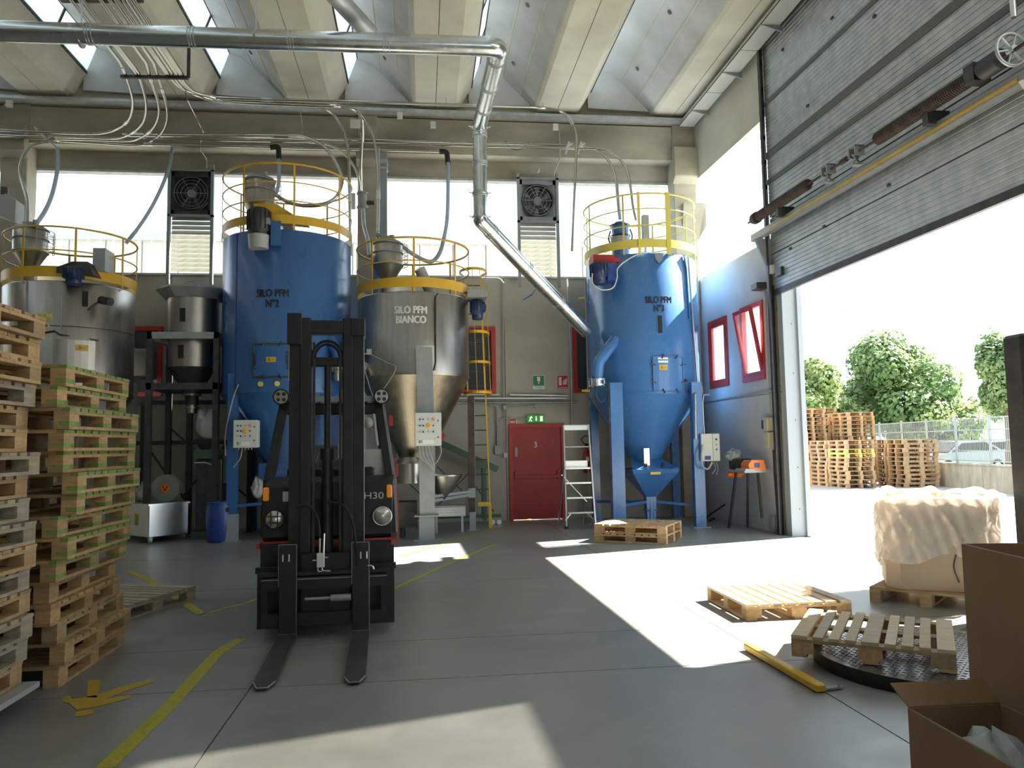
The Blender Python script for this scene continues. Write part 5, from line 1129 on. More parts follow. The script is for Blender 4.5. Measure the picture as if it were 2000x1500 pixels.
# bag: wrinkled shell around the upper part
rb=random.Random(3); g=G(); N_=180; rows=30; vs=[]
def octr(a):
    x,y=math.cos(a),math.sin(a); k=1/max(abs(x)/w2,abs(y)/l2,(abs(x)+abs(y))/(w2+l2-.12)); return k
for j in range(rows+1):
    f=j/rows
    for i in range(N_):
        a=2*PI*i/N_; r=octr(a)+.022+.020*math.sin(5*a+2+4*f)*f+.011*math.sin(19*a+13*f)+.010*math.sin(31*a-9*f)+.03*(1-f)*.5+.035*(1-abs(math.sin(3.5*a+2.2*f+.6)))**5*(1-.5*f)+.028*(1-abs(math.sin(5.5*a-3.1*f)))**7+.02*(1-abs(math.sin(8*a+7*f+1)))**6
        zt=1.05+.02*math.sin(9*a)+.012*math.sin(17*a+1); zb=.40+.10*math.sin(a*1.0+2.3)+.03*math.sin(7*a)
        z=zt+(zb-zt)*f; vs.append((r*math.cos(a),r*math.sin(a),z))
fs=[(j*N_+i,j*N_+(i+1)%N_,(j+1)*N_+(i+1)%N_,(j+1)*N_+i) for j in range(rows) for i in range(N_)]
o2=len(vs)
for f,dr,dz in ((1,-.035,.012),(2,-.06,-.02),(3,-.07,-.28)):
    for i in range(N_):
        a=2*PI*i/N_; x,y,z=vs[i]; r=math.hypot(x,y)+dr+.008*math.sin(13*a); vs.append((r*math.cos(a),r*math.sin(a),z+dz))
prev=0
for k in range(3):
    st=o2+k*N_; fs+=[(st+i,st+(i+1)%N_,prev+(i+1)%N_,prev+i) for i in range(N_)]; prev=st
g.add(vs,fs,0,True); put('plastic_bag',g.xf(RZ),'poly_bag',t)
g=G(); g.tube(spline([(w2*.2,-l2-.015,.50),(w2*.15,-l2-.02,.38),(w2*.22,-l2-.02,.24)]),.006,5); put('strap',g.xf(RZ),'dark_steel',t)
# foreground cardboard boxes
a=Vector((2.585,3.46,0)); e=(fz(2000,1090,1.09)-fz(1880,1062,1.09)); e.z=0; e.normalize(); nrm=Vector((-e.y,e.x,0))
if nrm.x<0: nrm=-nrm
p0=fz(1880,1062,1.09); p0.z=0
t=thing('cardboard_box','tall open brown cardboard box at the right edge of the picture','box',(p0.x,p0.y,0))
W_,D_=1.15,.62; th=.012; c=[p0,p0+e*W_,p0+e*W_+nrm*D_,p0+nrm*D_]
def wallp(a,b,z0,z1): return G().bar((a.x,a.y,(z0+z1)/2),(b.x,b.y,(z0+z1)/2),th,z1-z0)
put('front_wall',wallp(c[0],c[1],.0,1.09),'cardboard',t); put('left_wall',wallp(c[0]+nrm*.006,c[3]-nrm*.006,0,1.09),'cardboard',t); put('back_wall',wallp(c[3],c[2],0,1.16),'cardboard',t); put('right_wall',wallp(c[1]+nrm*.006,c[2]-nrm*.006,0,1.09),'cardboard',t)
put('bottom',G().prism([c[0]+Vector((0,0,.004)),c[1]+Vector((0,0,.004)),c[2]+Vector((0,0,.004)),c[3]+Vector((0,0,.004))],(0,0,.01)),'cardboard',t)
# low open box with bags
q0=fy(1767,1372,2.95); 
t2=thing('open_carton','low open brown carton holding clear plastic bags at the lower right corner','box',(2.5,2.7,0))
A0=Vector((2.08,3.20,0)); e2=Vector((-.03,-1,0)).normalized(); n2=Vector((1,-.03,0)); W2,D2=.95,.42; zt=.44
C=[A0,A0+e2*W2,A0+e2*W2+n2*D2,A0+n2*D2]
put('front_wall',wallp(C[0],C[1],0,zt),'cardboard',t2); put('left_wall',wallp(C[0],C[3],0,zt),'cardboard',t2); put('back_wall',wallp(C[3],C[2],0,zt),'cardboard',t2); put('right_wall',wallp(C[1],C[2],0,zt),'cardboard',t2)
put('bottom',G().prism([p+Vector((0,0,.004)) for p in C],(0,0,.01)),'cardboard',t2)
put('flap',G().prism([C[0]+Vector((0,0,zt)),C[3]+Vector((0,0,zt)),C[3]-e2*.10+Vector((0,0,zt+.07)),C[0]-e2*.10-n2*.02+Vector((0,0,zt+.07))],(0,0,.008)),'cardboard',t2)
def crumple(nm,c,rx,ry,rz_,m,lab,cat,seed,amp=.18,group=None):
    r=random.Random(seed); bm=G(); n=22; k=12; vs=[]; ph=[r.uniform(0,6.3) for _ in range(8)]
    for j in range(k+1):
        v=PI*j/k
        for i in range(n):
            u=2*PI*i/n; s=1+amp*(math.sin(3*u+ph[0]+2*v)*math.sin(2*v+ph[1])+.5*math.sin(7*u+ph[2]-3*v)+.35*math.sin(11*u+5*v+ph[3]))
            vs.append((c[0]+rx*s*math.sin(v)*math.cos(u),c[1]+ry*s*math.sin(v)*math.sin(u),c[2]+rz_*(1-math.cos(v)*(1 if v<PI/2 else 1))*s))
    bm.add(vs,[(j*n+i,j*n+(i+1)%n,(j+1)*n+(i+1)%n,(j+1)*n+i) for j in range(k) for i in range(n)],0,True)
    return tag(put(nm,bm,m),lab,cat,group)
mid=(C[0]+C[2])/2
crumple('plastic_bag',(mid.x+.0,mid.y+.24,.02),.17,.17,.19,'clear_bag','clear plastic bag at the back of the low open carton','bag',1,.07,group='bags in the low carton')
crumple('plastic_bag',(mid.x+.0,mid.y-.12,.02),.17,.22,.17,'clear_bag','clear plastic bag at the front of the low open carton','bag',2,.07,group='bags in the low carton')
# metal bin on castors
bx0,by0=-4.72,14.05
t=thing('metal_bin','square stainless steel bin on castors beside the pallet stacks','bin',(bx0,by0,0))
Rb=Matrix.Translation((-4.74,14.2,0))@Matrix.Rotation(math.radians(47),4,'Z')
put('bin_body',G().box(0,0,.10,.74,.95,.66).xf(Rb),'galvanized',t,bevel=.01); put('bin_rim',G().box(-.02,-.02,.65,.76,.97,.68).xf(Rb),'galvanized',t)
for x,y in ((.06,.06),(.68,.06),(.06,.89),(.68,.89)): put('castor',G().cyl((x-.02,y,.04),(x+.02,y,.04),.04,n=14).box(x-.03,y-.03,.04,x+.03,y+.03,.10).xf(Rb),'galv_dull',t)
put('yellow_sticker',G().box(-.004,.35,.3,-.001,.47,.5).xf(Rb),'floor_yellow',t)
p=fy(325,947,14.75)
t=thing('cable_reel','round pale reel with an orange centre standing on the metal bin','reel',(p.x,p.y,p.z-.25))
A_=Matrix.Rotation(PI/2,3,'X'); pz=.683+.245
put('reel_flange',G().cyl((p.x,14.70,pz),(p.x,14.72,pz),.245,n=40),'drum_wood',t); put('reel_flange',G().cyl((p.x,14.86,pz),(p.x,14.88,pz),.245,n=40),'drum_wood',t)
put('reel_core',G().cyl((p.x,14.72,pz),(p.x,14.86,pz),.12,n=24),'drum_wood',t); h=put('reel_hub',G().cyl((p.x,14.685,pz),(p.x,14.70,pz),.08,n=28),'orange',t)
g=G().bar((p.x-.04,14.683,pz+.04),(p.x,14.683,pz-.045),.015,.004,0,up=(0,1,0)).bar((p.x+.04,14.683,pz+.04),(p.x,14.683,pz-.045),.015,.004,0,up=(0,1,0)); put('hub_mark',g,'text_black',h)
crumple('plastic_bag',(-5.12,15.0,.685),.13,.12,.15,'clear_bag','crumpled clear bag on the metal bin left of the reel','bag',5,.2)
# blue drum
p=fz(426,1060); 
t=thing('blue_drum','dark blue plastic drum on the floor left of the dark blue silo leg','drum',(p.x,p.y+.1,0)); X,Y=p.x-.02,p.y+.18
put('drum_body',G().lathe((X,Y,0),[(.001,.0),(.20,.0),(.215,.05),(.235,.3),(.23,.6),(.21,.66),(.22,.68),(.22,.70),(.001,.71)],36),'blue_plastic',t)
put('drum_handle',G().cbox((X+.17,Y-.15,.56),(.08,.03,.08),.7),'rubber',t)
# mixer / sack filler behind
t=thing('feeder_machine','dark machine with a pale plastic sack on its funnel left of the blue drum','machine',(-3.85,15.0,0))
put('machine_base',G().box(-4.15,14.6,0,-3.6,15.3,.14),'green_machine',t); put('machine_body',G().box(-4.1,14.7,.14,-3.65,15.2,1.45),'dark_steel',t,bevel=.02); put('machine_head',G().box(-4.12,14.62,1.45,-3.72,15.1,1.62),'green_machine',t); put('side_motor',G().cyl((-3.55,14.8,1.0),(-3.55,14.8,1.5),.12,n=16),'green_machine',t); put('funnel',G().lathe((-3.95,14.8,0),[(.10,1.62),(.22,1.80)],24),'dark_steel',t); put('handle',G().tube(fillet([(-4.1,14.6,1.38),(-3.9,14.55,1.38),(-3.8,14.6,1.34)],.05),.015,6),'galvanized',t)
crumple('plastic_sack',(-3.93,14.8,1.80),.20,.19,.26,'white_bag','pale plastic sack bulging on the funnel of the dark machine','sack',8,.15)
# items behind the blue silo leg and below stainless silo
crumple('plastic_sack',(-2.95,14.4,.72),.10,.1,.16,'white_bag','small pale sack hanging behind the dark blue silo leg','sack',9,.2)
tag(put('cable_trunk_box',G().box(-3.05,15.2,0,-2.7,15.5,.62),'dark_steel'),'dark low cabinet on the floor under the dark blue silo','cabinet')
# tread plate step
t=thing('tread_plate_step','low bright checker plate step between the stainless silo legs','step',(.5,14.6,0))
put('front_plate',G().box(.18,14.52,.30,.80,14.55,.48),'checker',t)
g=G()
for i in range(14):
    for j in range(4): g.cbox((.21+i*.043,14.517,.325+j*.044),(.028,.004,.008),0,0,R=Matrix.Rotation(.7 if (i+j)%2 else -.7,3,'Y'))
put('tread_pattern',g,'grey_plastic',t,kind='stuff'); put('step_top',G().box(.18,14.52,.47,.80,14.9,.49),'checker',t)
for x in (.24,.72): put('step_leg',G().box(x,14.54,0,x+.04,14.58,.30),'galv_dull',t)
# green incline conveyor
t=thing('incline_conveyor','dark green inclined conveyor arm rising behind the stainless silo','conveyor',(1.2,15.8,0))
a=fy(972,917,15.8); b=fy(845,858,15.8); b=a+(b-a)*1.5
put('side_beam',G().bar(a,b,.06,.13),'green_machine',t); put('side_beam',G().bar(a+Vector((0,.35,0)),b+Vector((0,.35,0)),.06,.13),'green_machine',t)
p=fy(946,915,15.8); 
for dy in (0,.35): put('support_leg',G().box(p.x-.04,15.78+dy,.08,p.x+.04,15.84+dy,p.z),'green_machine',t)
g=G()
for (x0,z0,x1,z1) in ((.3,1.2,1.0,.5),(.3,.4,1.0,1.1),(1.0,.9,1.45,.25),(-.3,.9,.3,.3)): g.bar((x0,15.85,z0),(x1,15.85,z1),.02,.02)
put('tie_rod',g,'dark_steel',t); put('bottom_rail',G().box(-.2,15.8,.14,1.6,15.86,.20),'green_machine',t)
for x in (1.42,1.55): put('castor',G().cyl((x,15.75,.05),(x,15.79,.05),.05,n=14),'galvanized',t)
# red valves near the control box
p=fy(863,850,14.9); tag(put('hand_valve',G().cyl(p,p+Vector((0,-.05,0)),.06,n=14).cbox(p+Vector((-.01,0,-.08)),(.09,.06,.06)),'red_paint'),'small red valve behind the right edge of the control box marked 85','valve')
g=G().cbox((-.62,14.9,1.55),(.22,.2,.32),.5); tag(put('grey_hopper',g,'grey_plastic',bevel=.02),'small grey box behind the forklift under the stainless silo','box')
# platform ladder
t=thing('platform_stepladder','aluminium platform stepladder standing left of the bright blue silo leg','ladder',(2.95,14.9,0))
x0,x1=2.72,3.28; xt0,xt1=2.78,3.27
for x,xt in ((x0,xt0),(x1,xt1)):
    put('front_rail',G().bar((x,14.55,0),(xt,15.1,1.98) if False else (xt,14.95,1.98),.025,.06),'galvanized',t); put('rear_rail',G().bar((x+.02 if x==x0 else x-.02,15.55,0),(xt,15.0,1.15),.025,.05),'galvanized',t)
    put('rubber_foot',G().box(x-.03,14.52,0,x+.03,14.60,.05),'rubber',t)
for i,z in enumerate((.28,.56,.84)): 
    f=z/1.98; y=14.55+.4*f; put('step',G().box(x0+.03,y-.04,z,x1-.03,y+.09,z+.03),'galvanized',t)
put('platform',G().box(x0+.04,14.74,1.12,x1-.03,15.1,1.15).box(x0+.06,14.9,1.15,x1-.05,14.93,1.28),'galvanized',t)
put('guard_rail',G().tube([(xt0,14.9,1.55),(xt1,14.9,1.55)],.014,6).tube([(xt0,14.95,1.97),(xt1,14.95,1.97)],.018,6).box(xt0,14.93,1.88,xt1,14.97,1.97),'galvanized',t)
put('diagonal_brace',G().bar((x0+.04,15.2,1.0),(x1,15.3,.45),.015,.02).bar((x0,14.7,.15),(x0+.15,14.75,.30),.02,.02).bar((x1,14.7,.15),(x1-.15,14.75,.30),.02,.02),'galvanized',t)
# fire extinguisher
p=fy(1146,880,16.3); t=thing('fire_extinguisher','red fire extinguisher hanging on the wall behind the stepladder','extinguisher',(p.x,16.35,1.0))
put('cylinder',G().lathe((p.x,16.33,0),[(.001,.98),(.08,.99),(.08,1.42),(.03,1.50),(.03,1.54)],20),'red_paint',t); put('valve_head',G().cbox((p.x,16.32,1.57),(.06,.05,.06)).bar((p.x-.08,16.3,1.62),(p.x+.04,16.3,1.60),.02,.015),'rubber',t); put('hose',G().tube(spline([(p.x-.02,16.28,1.58),(p.x-.12,16.26,1.7),(p.x,16.26,1.78),(p.x+.1,16.26,1.65),(p.x+.09,16.27,1.3)]),.010,6),'rubber',t); put('sticker',G().cbox((p.x,16.248,1.28),(.07,.004,.10)),'sign_white',t)
# door/wall signs
def sign(nm,x0,y0,x1,y1,m,lab):
    a=fy(x0,y0,16.48); b=fy(x1,y1,16.48); t=thing(nm,lab,'sign',((a.x+b.x)/2,16.48,b.z)); put('sign_plate',G().box(a.x,16.47,b.z,b.x,16.485,a.z),m,t); return t,a,b
t,a,b=sign('fire_sign',1040,733,1064,760,'sign_white','green and white safety sign on the wall above the red door')
w_=b.x-a.x; h_=a.z-b.z
put('sign_field',G().box(a.x+.012,16.465,b.z+h_*.24,b.x-.012,16.47,a.z-.012),'sign_green',t)
put('sign_symbol',G().box(a.x+w_*.38,16.462,b.z+h_*.55,a.x+w_*.62,16.465,a.z-h_*.12).prism([(a.x+w_*.42,16.465,b.z+h_*.5),(a.x+w_*.58,16.465,b.z+h_*.5),(a.x+w_*.5,16.465,b.z+h_*.34)],(0,-.003,0)),'sign_white',t)
put('sign_lettering',G().box(a.x+w_*.15,16.466,b.z+h_*.13,b.x-w_*.15,16.47,b.z+h_*.17).box(a.x+w_*.2,16.466,b.z+h_*.06,b.x-w_*.2,16.47,b.z+h_*.09),'grey_plastic',t)
t,a,b=sign('fire_sign',1087,733,1110,760,'sign_white','red fire hose sign beside the green sign on the back wall'); w_=b.x-a.x; h_=a.z-b.z
put('sign_field',G().box(a.x+.01,16.465,b.z+.01,b.x-.01,16.47,a.z-.01),'sign_red',t)
g=G(); 
for k in range(3): g.box(a.x+w_*.18,16.462,a.z-h_*(.22+.2*k)-.03,a.x+w_*.42,16.465,a.z-h_*(.15+.2*k))
for k in range(3): g.bar((a.x+w_*(.55+.12*k),16.463,b.z+h_*.32),(a.x+w_*(.62+.12*k),16.463,b.z+h_*(.66+.05*k)),.02,.003,0,up=(0,1,0))
g.box(a.x+w_*.15,16.462,b.z+h_*.10,b.x-w_*.15,16.465,b.z+h_*.14); put('sign_symbol',g,'sign_white',t)
t,a,b=sign('fire_sign',995,815,1010,829,'sign_white','small red and white sign at the upper left corner of the red door'); put('sign_field',G().box(a.x+.01,16.465,b.z+.01,a.x+.14,16.47,b.z+.11),'sign_red',t)
put('sign_lettering',G().box(a.x+.02,16.462,b.z+.03,a.x+.12,16.465,b.z+.05).box(a.x+.02,16.462,b.z+.06,a.x+.12,16.465,b.z+.075),'sign_white',t)
a=fy(1029,811,16.42); b=fy(1063,825,16.42); t=thing('exit_light','green emergency exit light glowing above the red door','sign',(a.x,16.4,b.z)); w_=b.x-a.x; h_=a.z-b.z
put('light_body',G().box(a.x,16.38,b.z,b.x,16.5,a.z),'exit_green',t,bevel=.006); X=a.x; Z=b.z; y=16.374
g=G().bar((X+w_*.22,y,Z+h_*.75),(X+w_*.17,y,Z+h_*.4),.025,.004,0,up=(0,1,0)).bar((X+w_*.17,y,Z+h_*.4),(X+w_*.28,y,Z+h_*.15),.018,.004,0,up=(0,1,0)).bar((X+w_*.17,y,Z+h_*.4),(X+w_*.10,y,Z+h_*.15),.018,.004,0,up=(0,1,0)).bar((X+w_*.13,y,Z+h_*.68),(X+w_*.32,y,Z+h_*.62),.015,.004,0,up=(0,1,0)).cbox((X+w_*.25,y,Z+h_*.82),(.025,.004,.02))
put('running_figure',g,'exit_white',t); put('down_arrow',G().box(X+w_*.49,y-.002,Z+h_*.4,X+w_*.55,y,Z+h_*.85).prism([(X+w_*.45,y,Z+h_*.42),(X+w_*.59,y,Z+h_*.42),(X+w_*.52,y,Z+h_*.18)],(0,-.003,0)),'exit_white',t); put('door_symbol',G().box(X+w_*.74,y-.002,Z+h_*.15,X+w_*.90,y,Z+h_*.85),'exit_white',t)
# wall pipes and conduits
def cond(lab,pts,r,Y=16.42,m='grey_plastic',name='conduit',fr=.06): return tag(put(name,G().tube(fillet([fy(x,y,Y) for x,y in pts],fr),r,8),m),lab,'conduit')
cond('upper horizontal galvanized wall pipe below the red window',[(760,770),(975,771)],.016,16.40,'galvanized')
cond('horizontal galvanized wall pipe in line right of the joint',[(996,771),(1108,773)],.020,16.40,'galvanized')
cond('middle bright horizontal wall pipe below the red window',[(700,778),(1106,778)],.022,16.38,'galvanized')
cond('lower dark horizontal pipe along the back wall',[(620,788),(1128,786)],.024,16.40,'grey_steel')
cond('vertical conduit running up the wall left of the safety signs',[(940,543),(975,544),(983,552),(984,778)],.016)
cond('conduit running down to the grey switch box',[(955,791),(969,792),(971,800),(972,870)],.020)
cond('thin conduit from the switch box up to the exit light',[(975,870),(975,826),(980,817),(1029,818)],.013)
cond('thin vertical conduit down to the small wall button',[(985,780),(986,795),(987,884)],.010)
cond('thin horizontal conduit to the round alarm button',[(988,795),(1046,793)],.008)
cond('vertical conduit between the door and the stepladder',[(1107,545),(1116,700),(1118,830)],.020,16.40,'galv_dull')
cond('thin cable sagging over the beam right of the duct',[(986,275),(1000,291),(1010,293),(1022,290),(1033,277)],.008,16.05,'dark_steel')
cond('thin cable running down the wall above the grey fan',[(1091,252),(1094,290),(1093,312),(1085,330),(1081,345)],.012,16.05,'galv_dull')
for lab,x,y,w_,h_,m in (('grey switch box on the wall left of the red door',972,879,.13,.19,'grey_plastic'),('small pale junction box above the switch box conduit',986,796,.09,.09,'grey_plastic'),('small white and red wall button left of the red door',987,889,.08,.10,'white_box')):
    q=fy(x,y,16.45); tag(put('wall_box',G().cbox((q.x,16.45,q.z),(w_,.08,h_)),m,bevel=.006),lab,'box')
q=fy(1047,793,16.46); tag(put('alarm_button',G().cyl((q.x,16.5,q.z),(q.x,16.42,q.z),.045,n=18),'grey_plastic'),'small round alarm sounder above the exit light','alarm')
q=fy(269,707,16.0); tag(put('wall_cabinet',G().cbox((q.x,16.2,q.z),(.38,.25,.55)),'grey_plastic',bevel=.01),'grey electric cabinet on the wall behind the stainless hopper','cabinet')
# upper left device
q=fy(22,405,14.3); t=thing('wall_unit','pale boxy unit with tilted side on the left column near the top','unit',(q.x,q.y,q.z))
put('unit_body',G().prism([(q.x-.35,14.2,q.z-.10),(q.x-.05,14.2,q.z-.22),(q.x+.12,14.2,q.z-.30),(q.x+.12,14.2,q.z+.10),(q.x-.05,14.2,q.z+.22),(q.x-.35,14.2,q.z+.2)],(0,.3,0)),'grey_plastic',t); put('unit_fitting',G().cyl((q.x-.1,14.25,q.z+.2),(q.x-.1,14.25,q.z+.34),.06,n=12),'dark_steel',t)
# right wall: bench, saw, outlet boxes
t=thing('workbench','narrow dark work stand with splayed legs against the right wall','table',(5.85,13.6,0))
put('bench_top',G().box(5.62,13.0,1.05,6.08,14.0,1.09),'grey_steel',t)
for a,b in (((5.66,13.9,0),(5.72,13.6,1.05)),((5.95,13.1,.25),(5.95,13.2,1.05)),((6.02,13.9,0),(5.98,13.7,1.05))): put('leg',G().bar(a,b,.04,.04),'dark_steel',t)
t=thing('bench_tool','orange and grey bench tool with a blue sticker standing on the narrow work stand','tool',(5.82,13.2,1.09))
put('tool_body',G().prism([(5.70,13.0,1.09),(5.70,13.0,1.20),(5.76,13.0,1.27),(5.98,13.0,1.27),(6.02,13.0,1.09)],(0,.34,0)),'orange',t,bevel=.01); put('tool_base',G().box(5.62,12.96,1.092,5.78,13.4,1.12),'grey_plastic',t); put('blue_sticker',G().box(5.80,12.992,1.14,5.90,12.998,1.22),'blue_plastic',t)
tag(put('clamp_tool',G().cbox((5.75,13.75,.99),(.2,.16,.09),.3).cyl((5.6,13.7,1.0),(5.9,13.7,1.0),.025,n=8),'orange'),'orange clamp fixed under the far end of the work stand','tool')
tag(put('parts_case',G().cbox((5.85,13.72,1.19),(.26,.34,.19),.2),'rust_steel',bevel=.01),'dark brown case lying on the far end of the work stand','case')
crumple('plastic_bag',(5.80,13.85,1.20),.14,.16,.12,'clear_bag','crumpled clear bag on top of the dark case','bag',12,.2)
def wbox(y0,y1,z0,z1,m,lab,d=.12): return tag(put('power_outlet_box',G().box(WX-d,y0,z0,WX-.002,y1,z1).wall(),m,bevel=.01),lab,'box')
wbox(12.95,13.10,1.78,2.02,'cream','upper cream power outlet box on the right wall by the jamb'); wbox(12.93,13.08,1.48,1.76,'cream','lower cream power outlet box on the right wall by the jamb')
wbox(13.10,13.18,1.82,1.98,'blue_plastic','blue socket cover on the side of the cream outlet boxes'); wbox(12.86,13.05,.05,.30,'grey_steel','grey box at the foot of the right wall near the jamb')
wbox(12.95,13.2,4.32,4.44,'dark_steel','small dark sensor bracket above the tilted window',.2)
def wcond(lab,pts,r=.016,m='grey_plastic'): return tag(put('conduit',G().tube(fillet([(WX-.012-.0231*(y-12.3),y,z) for y,z in pts],.06),r,8),m),lab,'conduit')
wcond('vertical conduit on the right wall above the outlet boxes',[(13.02,2.02),(13.02,2.6),(13.35,2.62) if False else (13.02,4.3)]); wcond('horizontal conduit across the right wall under the red windows',[(16.0,2.46),(12.95,2.50)])
wcond('vertical conduit down to the grey floor box by the jamb',[(12.98,1.45),(12.98,1.0),(12.93,.3)],.014,'dark_steel')
tag(put('corner_pipe',G().cyl((6.0,16.0,0),(6.0,16.0,5.2),.045,n=12),'grey_steel'),'grey vertical pipe in the corner behind the bright blue silo','pipe')
# clutter in the corner by the right wall
tag(put('scrap_metal',G().bar((5.72,15.3,.05),(6.0,14.9,.35),.03,.03).bar((5.7,15.0,.03),(6.0,15.5,.03),.04,.03),'rust_steel'),'rusty bent bars leaning in the dark corner behind the silo leg','scrap')
# ================================================================== OUTSIDE
t=thing('yard_wall','weathered concrete yard wall carrying the steel fence','wall',(17.3,25,0),kind=None)
a=Vector((16.5,19.4,0)); b=Vector((18.9,33.0,0)); d=(b-a).normalized(); nn=Vector((d.y,-d.x,0)); L=(b-a).length
for i in range(6):
    p=a+d*(L*i/6+.01); q=a+d*(L*(i+1)/6-.01); put('wall_segment',G().bar((p.x+.12,p.y,.37),(q.x+.12,q.y,.37),.22,.76),'outer_concrete',t)
put('wall_coping',G().bar((a.x+.12,a.y,.77),(b.x+.12,b.y,.77),.28,.05),'outer_concrete',t)
t=thing('grid_fence','pale galvanized grid fence on the yard wall','fence',(17.4,25,.8))
for i in range(8):
    p=a+d*(L*i/7.0); put('fence_post',G().box(p.x+.09,p.y-.03,.80,p.x+.15,p.y+.03,2.28),'fence_steel',t)
    if i<7:
        q=a+d*(L*(i+1)/7.0); g=G(); n=22
        for k in range(1,n): r_=p.lerp(q,k/n); g.box(r_.x+.115,r_.y-.006,.88,r_.x+.125,r_.y+.006,2.22)
        for z in (.88,1.2,1.52,1.84,2.2): g.bar((p.x+.12,p.y,z),(q.x+.12,q.y,z),.012,.03)
        put('fence_panel',g,'fence_steel',t)
# neighbouring building beyond the clerestory
t=thing('neighbour_building','pale neighbouring building with vertical metal siding seen through the window band','building',(-3,23,0))
for i in range(30):
    x=-22+i*1.0; put('siding_panel',G().box(x,23.0,-.01,x+.96,23.2,7.75),'siding',t)
put('wall_core',G().box(-22,23.2,-.01,8,31,7.7),'siding_grey',t); put('roof_trim',G().box(-22,22.9,7.70,8,23.2,7.95),'siding_grey',t)
def crown(lab,x,y,z,rx,ry,rz_,n,m,seed,trunk=True,size=.30,cat='tree',name='tree',zt=None):
    r=random.Random(seed); t=thing(name,lab,cat,(x,y,0)); g=G()
    blobs=[]
    for i in range(14):
        a=r.uniform(0,2*PI); b=r.uniform(-.8,1); k=.62*math.sqrt(max(0,1-b*b)); blobs.append((x+rx*k*math.cos(a),y+ry*k*math.sin(a),z+rz_*.62*b,r.uniform(.34,.52)))
    for i in range(n):
        bx_,by_,bz_,s=r.choice(blobs); v=Vector((r.gauss(0,1),r.gauss(0,1),r.gauss(0,1))).normalized()*(r.uniform(.55,1.0))
        p=Vector((bx_+v.x*rx*s,by_+v.y*ry*s,bz_+v.z*rz_*s)); nrm=(v+Vector((r.uniform(-.6,.6),r.uniform(-.6,.6),r.uniform(-.3,.9)))).normalized(); u=nrm.orthogonal().normalized(); w_=nrm.cross(u); k=size*r.uniform(.6,1.3)
        an=r.uniform(0,6.3); U=(u*math.cos(an)+w_*math.sin(an))*k; V=(w_*math.cos(an)-u*math.sin(an))*k*.6
        g.add([p-U,p+V,p+U,p-V],[(0,1,2,3)])
    put('foliage',g,m,t,kind='stuff')
    if trunk: 
        h=z-rz_*.3; put('trunk',G().tube([(x,y,-.01),(x+.1,y,h*.5),(x,y,h)],[.28,.22,.12],8),'bark',t)
        for i in range(4): q=blobs[i]; put('branch',G().tube([(x,y,h*.8),((x+q[0])/2,(y+q[1])/2,(h+q[2])/2),q[:3]],[.10,.07,.03],6),'bark',t)
    return t
def at(x,y,D): p=CAM+ray(x,y).normalized()*D; return p
p=at(1738,755,52); crown('large round leafy tree behind the pallet stacks outside',p.x,p.y,p.z-.6,4.0,4.0,3.9,20000,'leaf',1,size=.17)
p=at(1575,760,46); crown('smaller light green tree beside the door jamb outside',p.x,p.y,p.z-.6,2.0,2.2,2.6,9000,'leaf_light',2,size=.14)
p=at(1630,792,50); crown('low light green bush between the two trees outside',p.x,p.y,p.z-.8,2.0,2.0,1.6,5000,'leaf_light',3,size=.14,cat='bush',name='bush')
p=at(1835,810,50); crown('light green bush right of the large tree behind the fence',p.x,p.y,p.z-.6,2.4,2.2,1.7,6000,'leaf_light',4,size=.14,cat='bush',name='bush')
p=at(1905,800,75); crown('dark green distant tree behind the fence',p.x,p.y,p.z-.5,1.8,2.4,1.6,4000,'leaf',5,size=.2)
p=at(1955,735,30); crown('dense leafy tree cut by the dark mast at the right',p.x+.2,p.y,p.z,1.0,1.2,1.6,7000,'leaf',6,size=.09)
p=at(1880,868,42); crown('sunlit hedge of weeds beyond the fence',p.x,p.y,.4,6,1.6,.55,2500,'leaf_light',7,False,.12,'hedge','hedge')
put('grass_bank',G().box(19.5,26,-.30,70,120,.05),'grass',kind='structure')
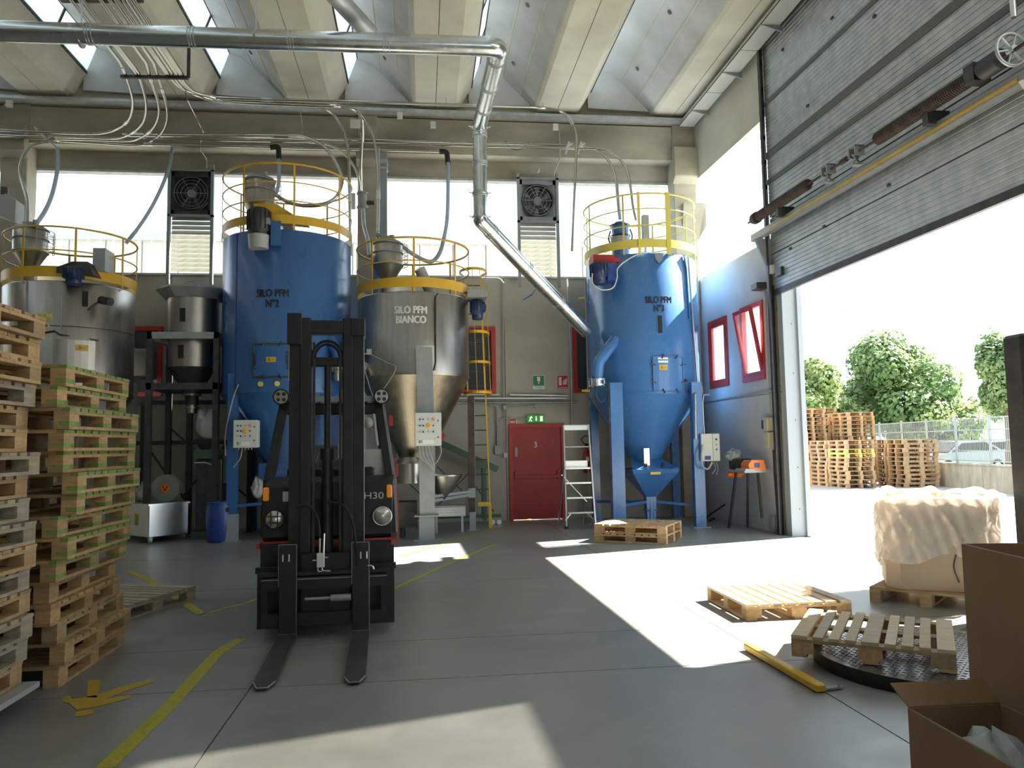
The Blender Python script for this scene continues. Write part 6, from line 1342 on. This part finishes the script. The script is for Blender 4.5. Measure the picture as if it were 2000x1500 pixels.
p=at(1940,760,60); t=thing('far_building','pale narrow building behind the tree at the right','building',(p.x,p.y,0)); put('wall_block',G().box(p.x-.4,p.y,-.01,p.x+3,p.y+1.0,at(1940,672,60).z),'white_paint',t); put('roof_edge',G().box(p.x-.5,p.y-.1,at(1940,672,60).z,p.x+3.1,p.y+1.1,at(1940,668,60).z),'siding_grey',t)
def car(lab,x,y,rz,m,group='parked cars behind the fence'):
    t=thing('car',lab,'car',(0,0,0),group)
    prof=[(-2.05,.25),(-2.1,.62),(-2.0,.80),(-1.2,.92),(-.55,1.38),(.75,1.42),(1.55,1.02),(2.0,.95),(2.08,.6),(2.05,.25)]
    put('body',G().prism([(x_,-.82,z_) for x_,z_ in prof],(0,1.64,0)),m,t,bevel=.06)
    gl=[(-1.08,.95),(-.52,1.32),(.70,1.36),(1.38,1.02)]; put('side_window',G().prism([(x_,-.835,z_) for x_,z_ in gl],(0,1.67,0)),'rubber',t)
    put('windscreen',G().prism([(-1.16,-.7,.96),(-.60,-.7,1.36),(-.58,-.7,1.38),(-1.2,-.7,.96)],(0,1.4,0)).add([(-1.19,-.7,.94),(-.58,-.66,1.385),(-.58,.66,1.385),(-1.19,.7,.94)],[(0,1,2,3)]),'rubber',t)
    for wx in (-1.3,1.3):
        for s in (-1,1): w_=put('wheel',G().cyl((wx,s*.62,.31),(wx,s*.84,.31),.31,n=20),'rubber',t); put('hub_cap',G().cyl((wx,s*.84,.31),(wx,s*.85,.31),.18,n=14),'grey_plastic',w_)
    t.location=(x,y,.05); t.rotation_euler=(0,0,rz)
p=at(1880,850,50); car('silver car parked further back beyond the fence',p.x,p.y+2,.1,'car_silver')
p=at(1926,852,43); car('white car parked at the right beyond the fence',p.x,p.y,.1,'car_white')
p=at(1868,868,39); car('pale grey car parked nearest behind the grid fence',p.x,p.y,.15,'car_silver')
# street lamp
p=at(1647,604,55); t=thing('street_lamp','distant street lamp head high above the tree tops','lamp',(p.x+2.2,p.y,0)); put('lamp_pole',G().tube([(p.x-.1,p.y+2,-.01),(p.x-.1,p.y+2,p.z-.2),(p.x-.3,p.y,p.z)],.05,8),'white_paint',t); put('lamp_head',G().bar((p.x-.4,p.y,p.z),(p.x+.1,p.y,p.z-.06),.22,.08),'grey_plastic',t)
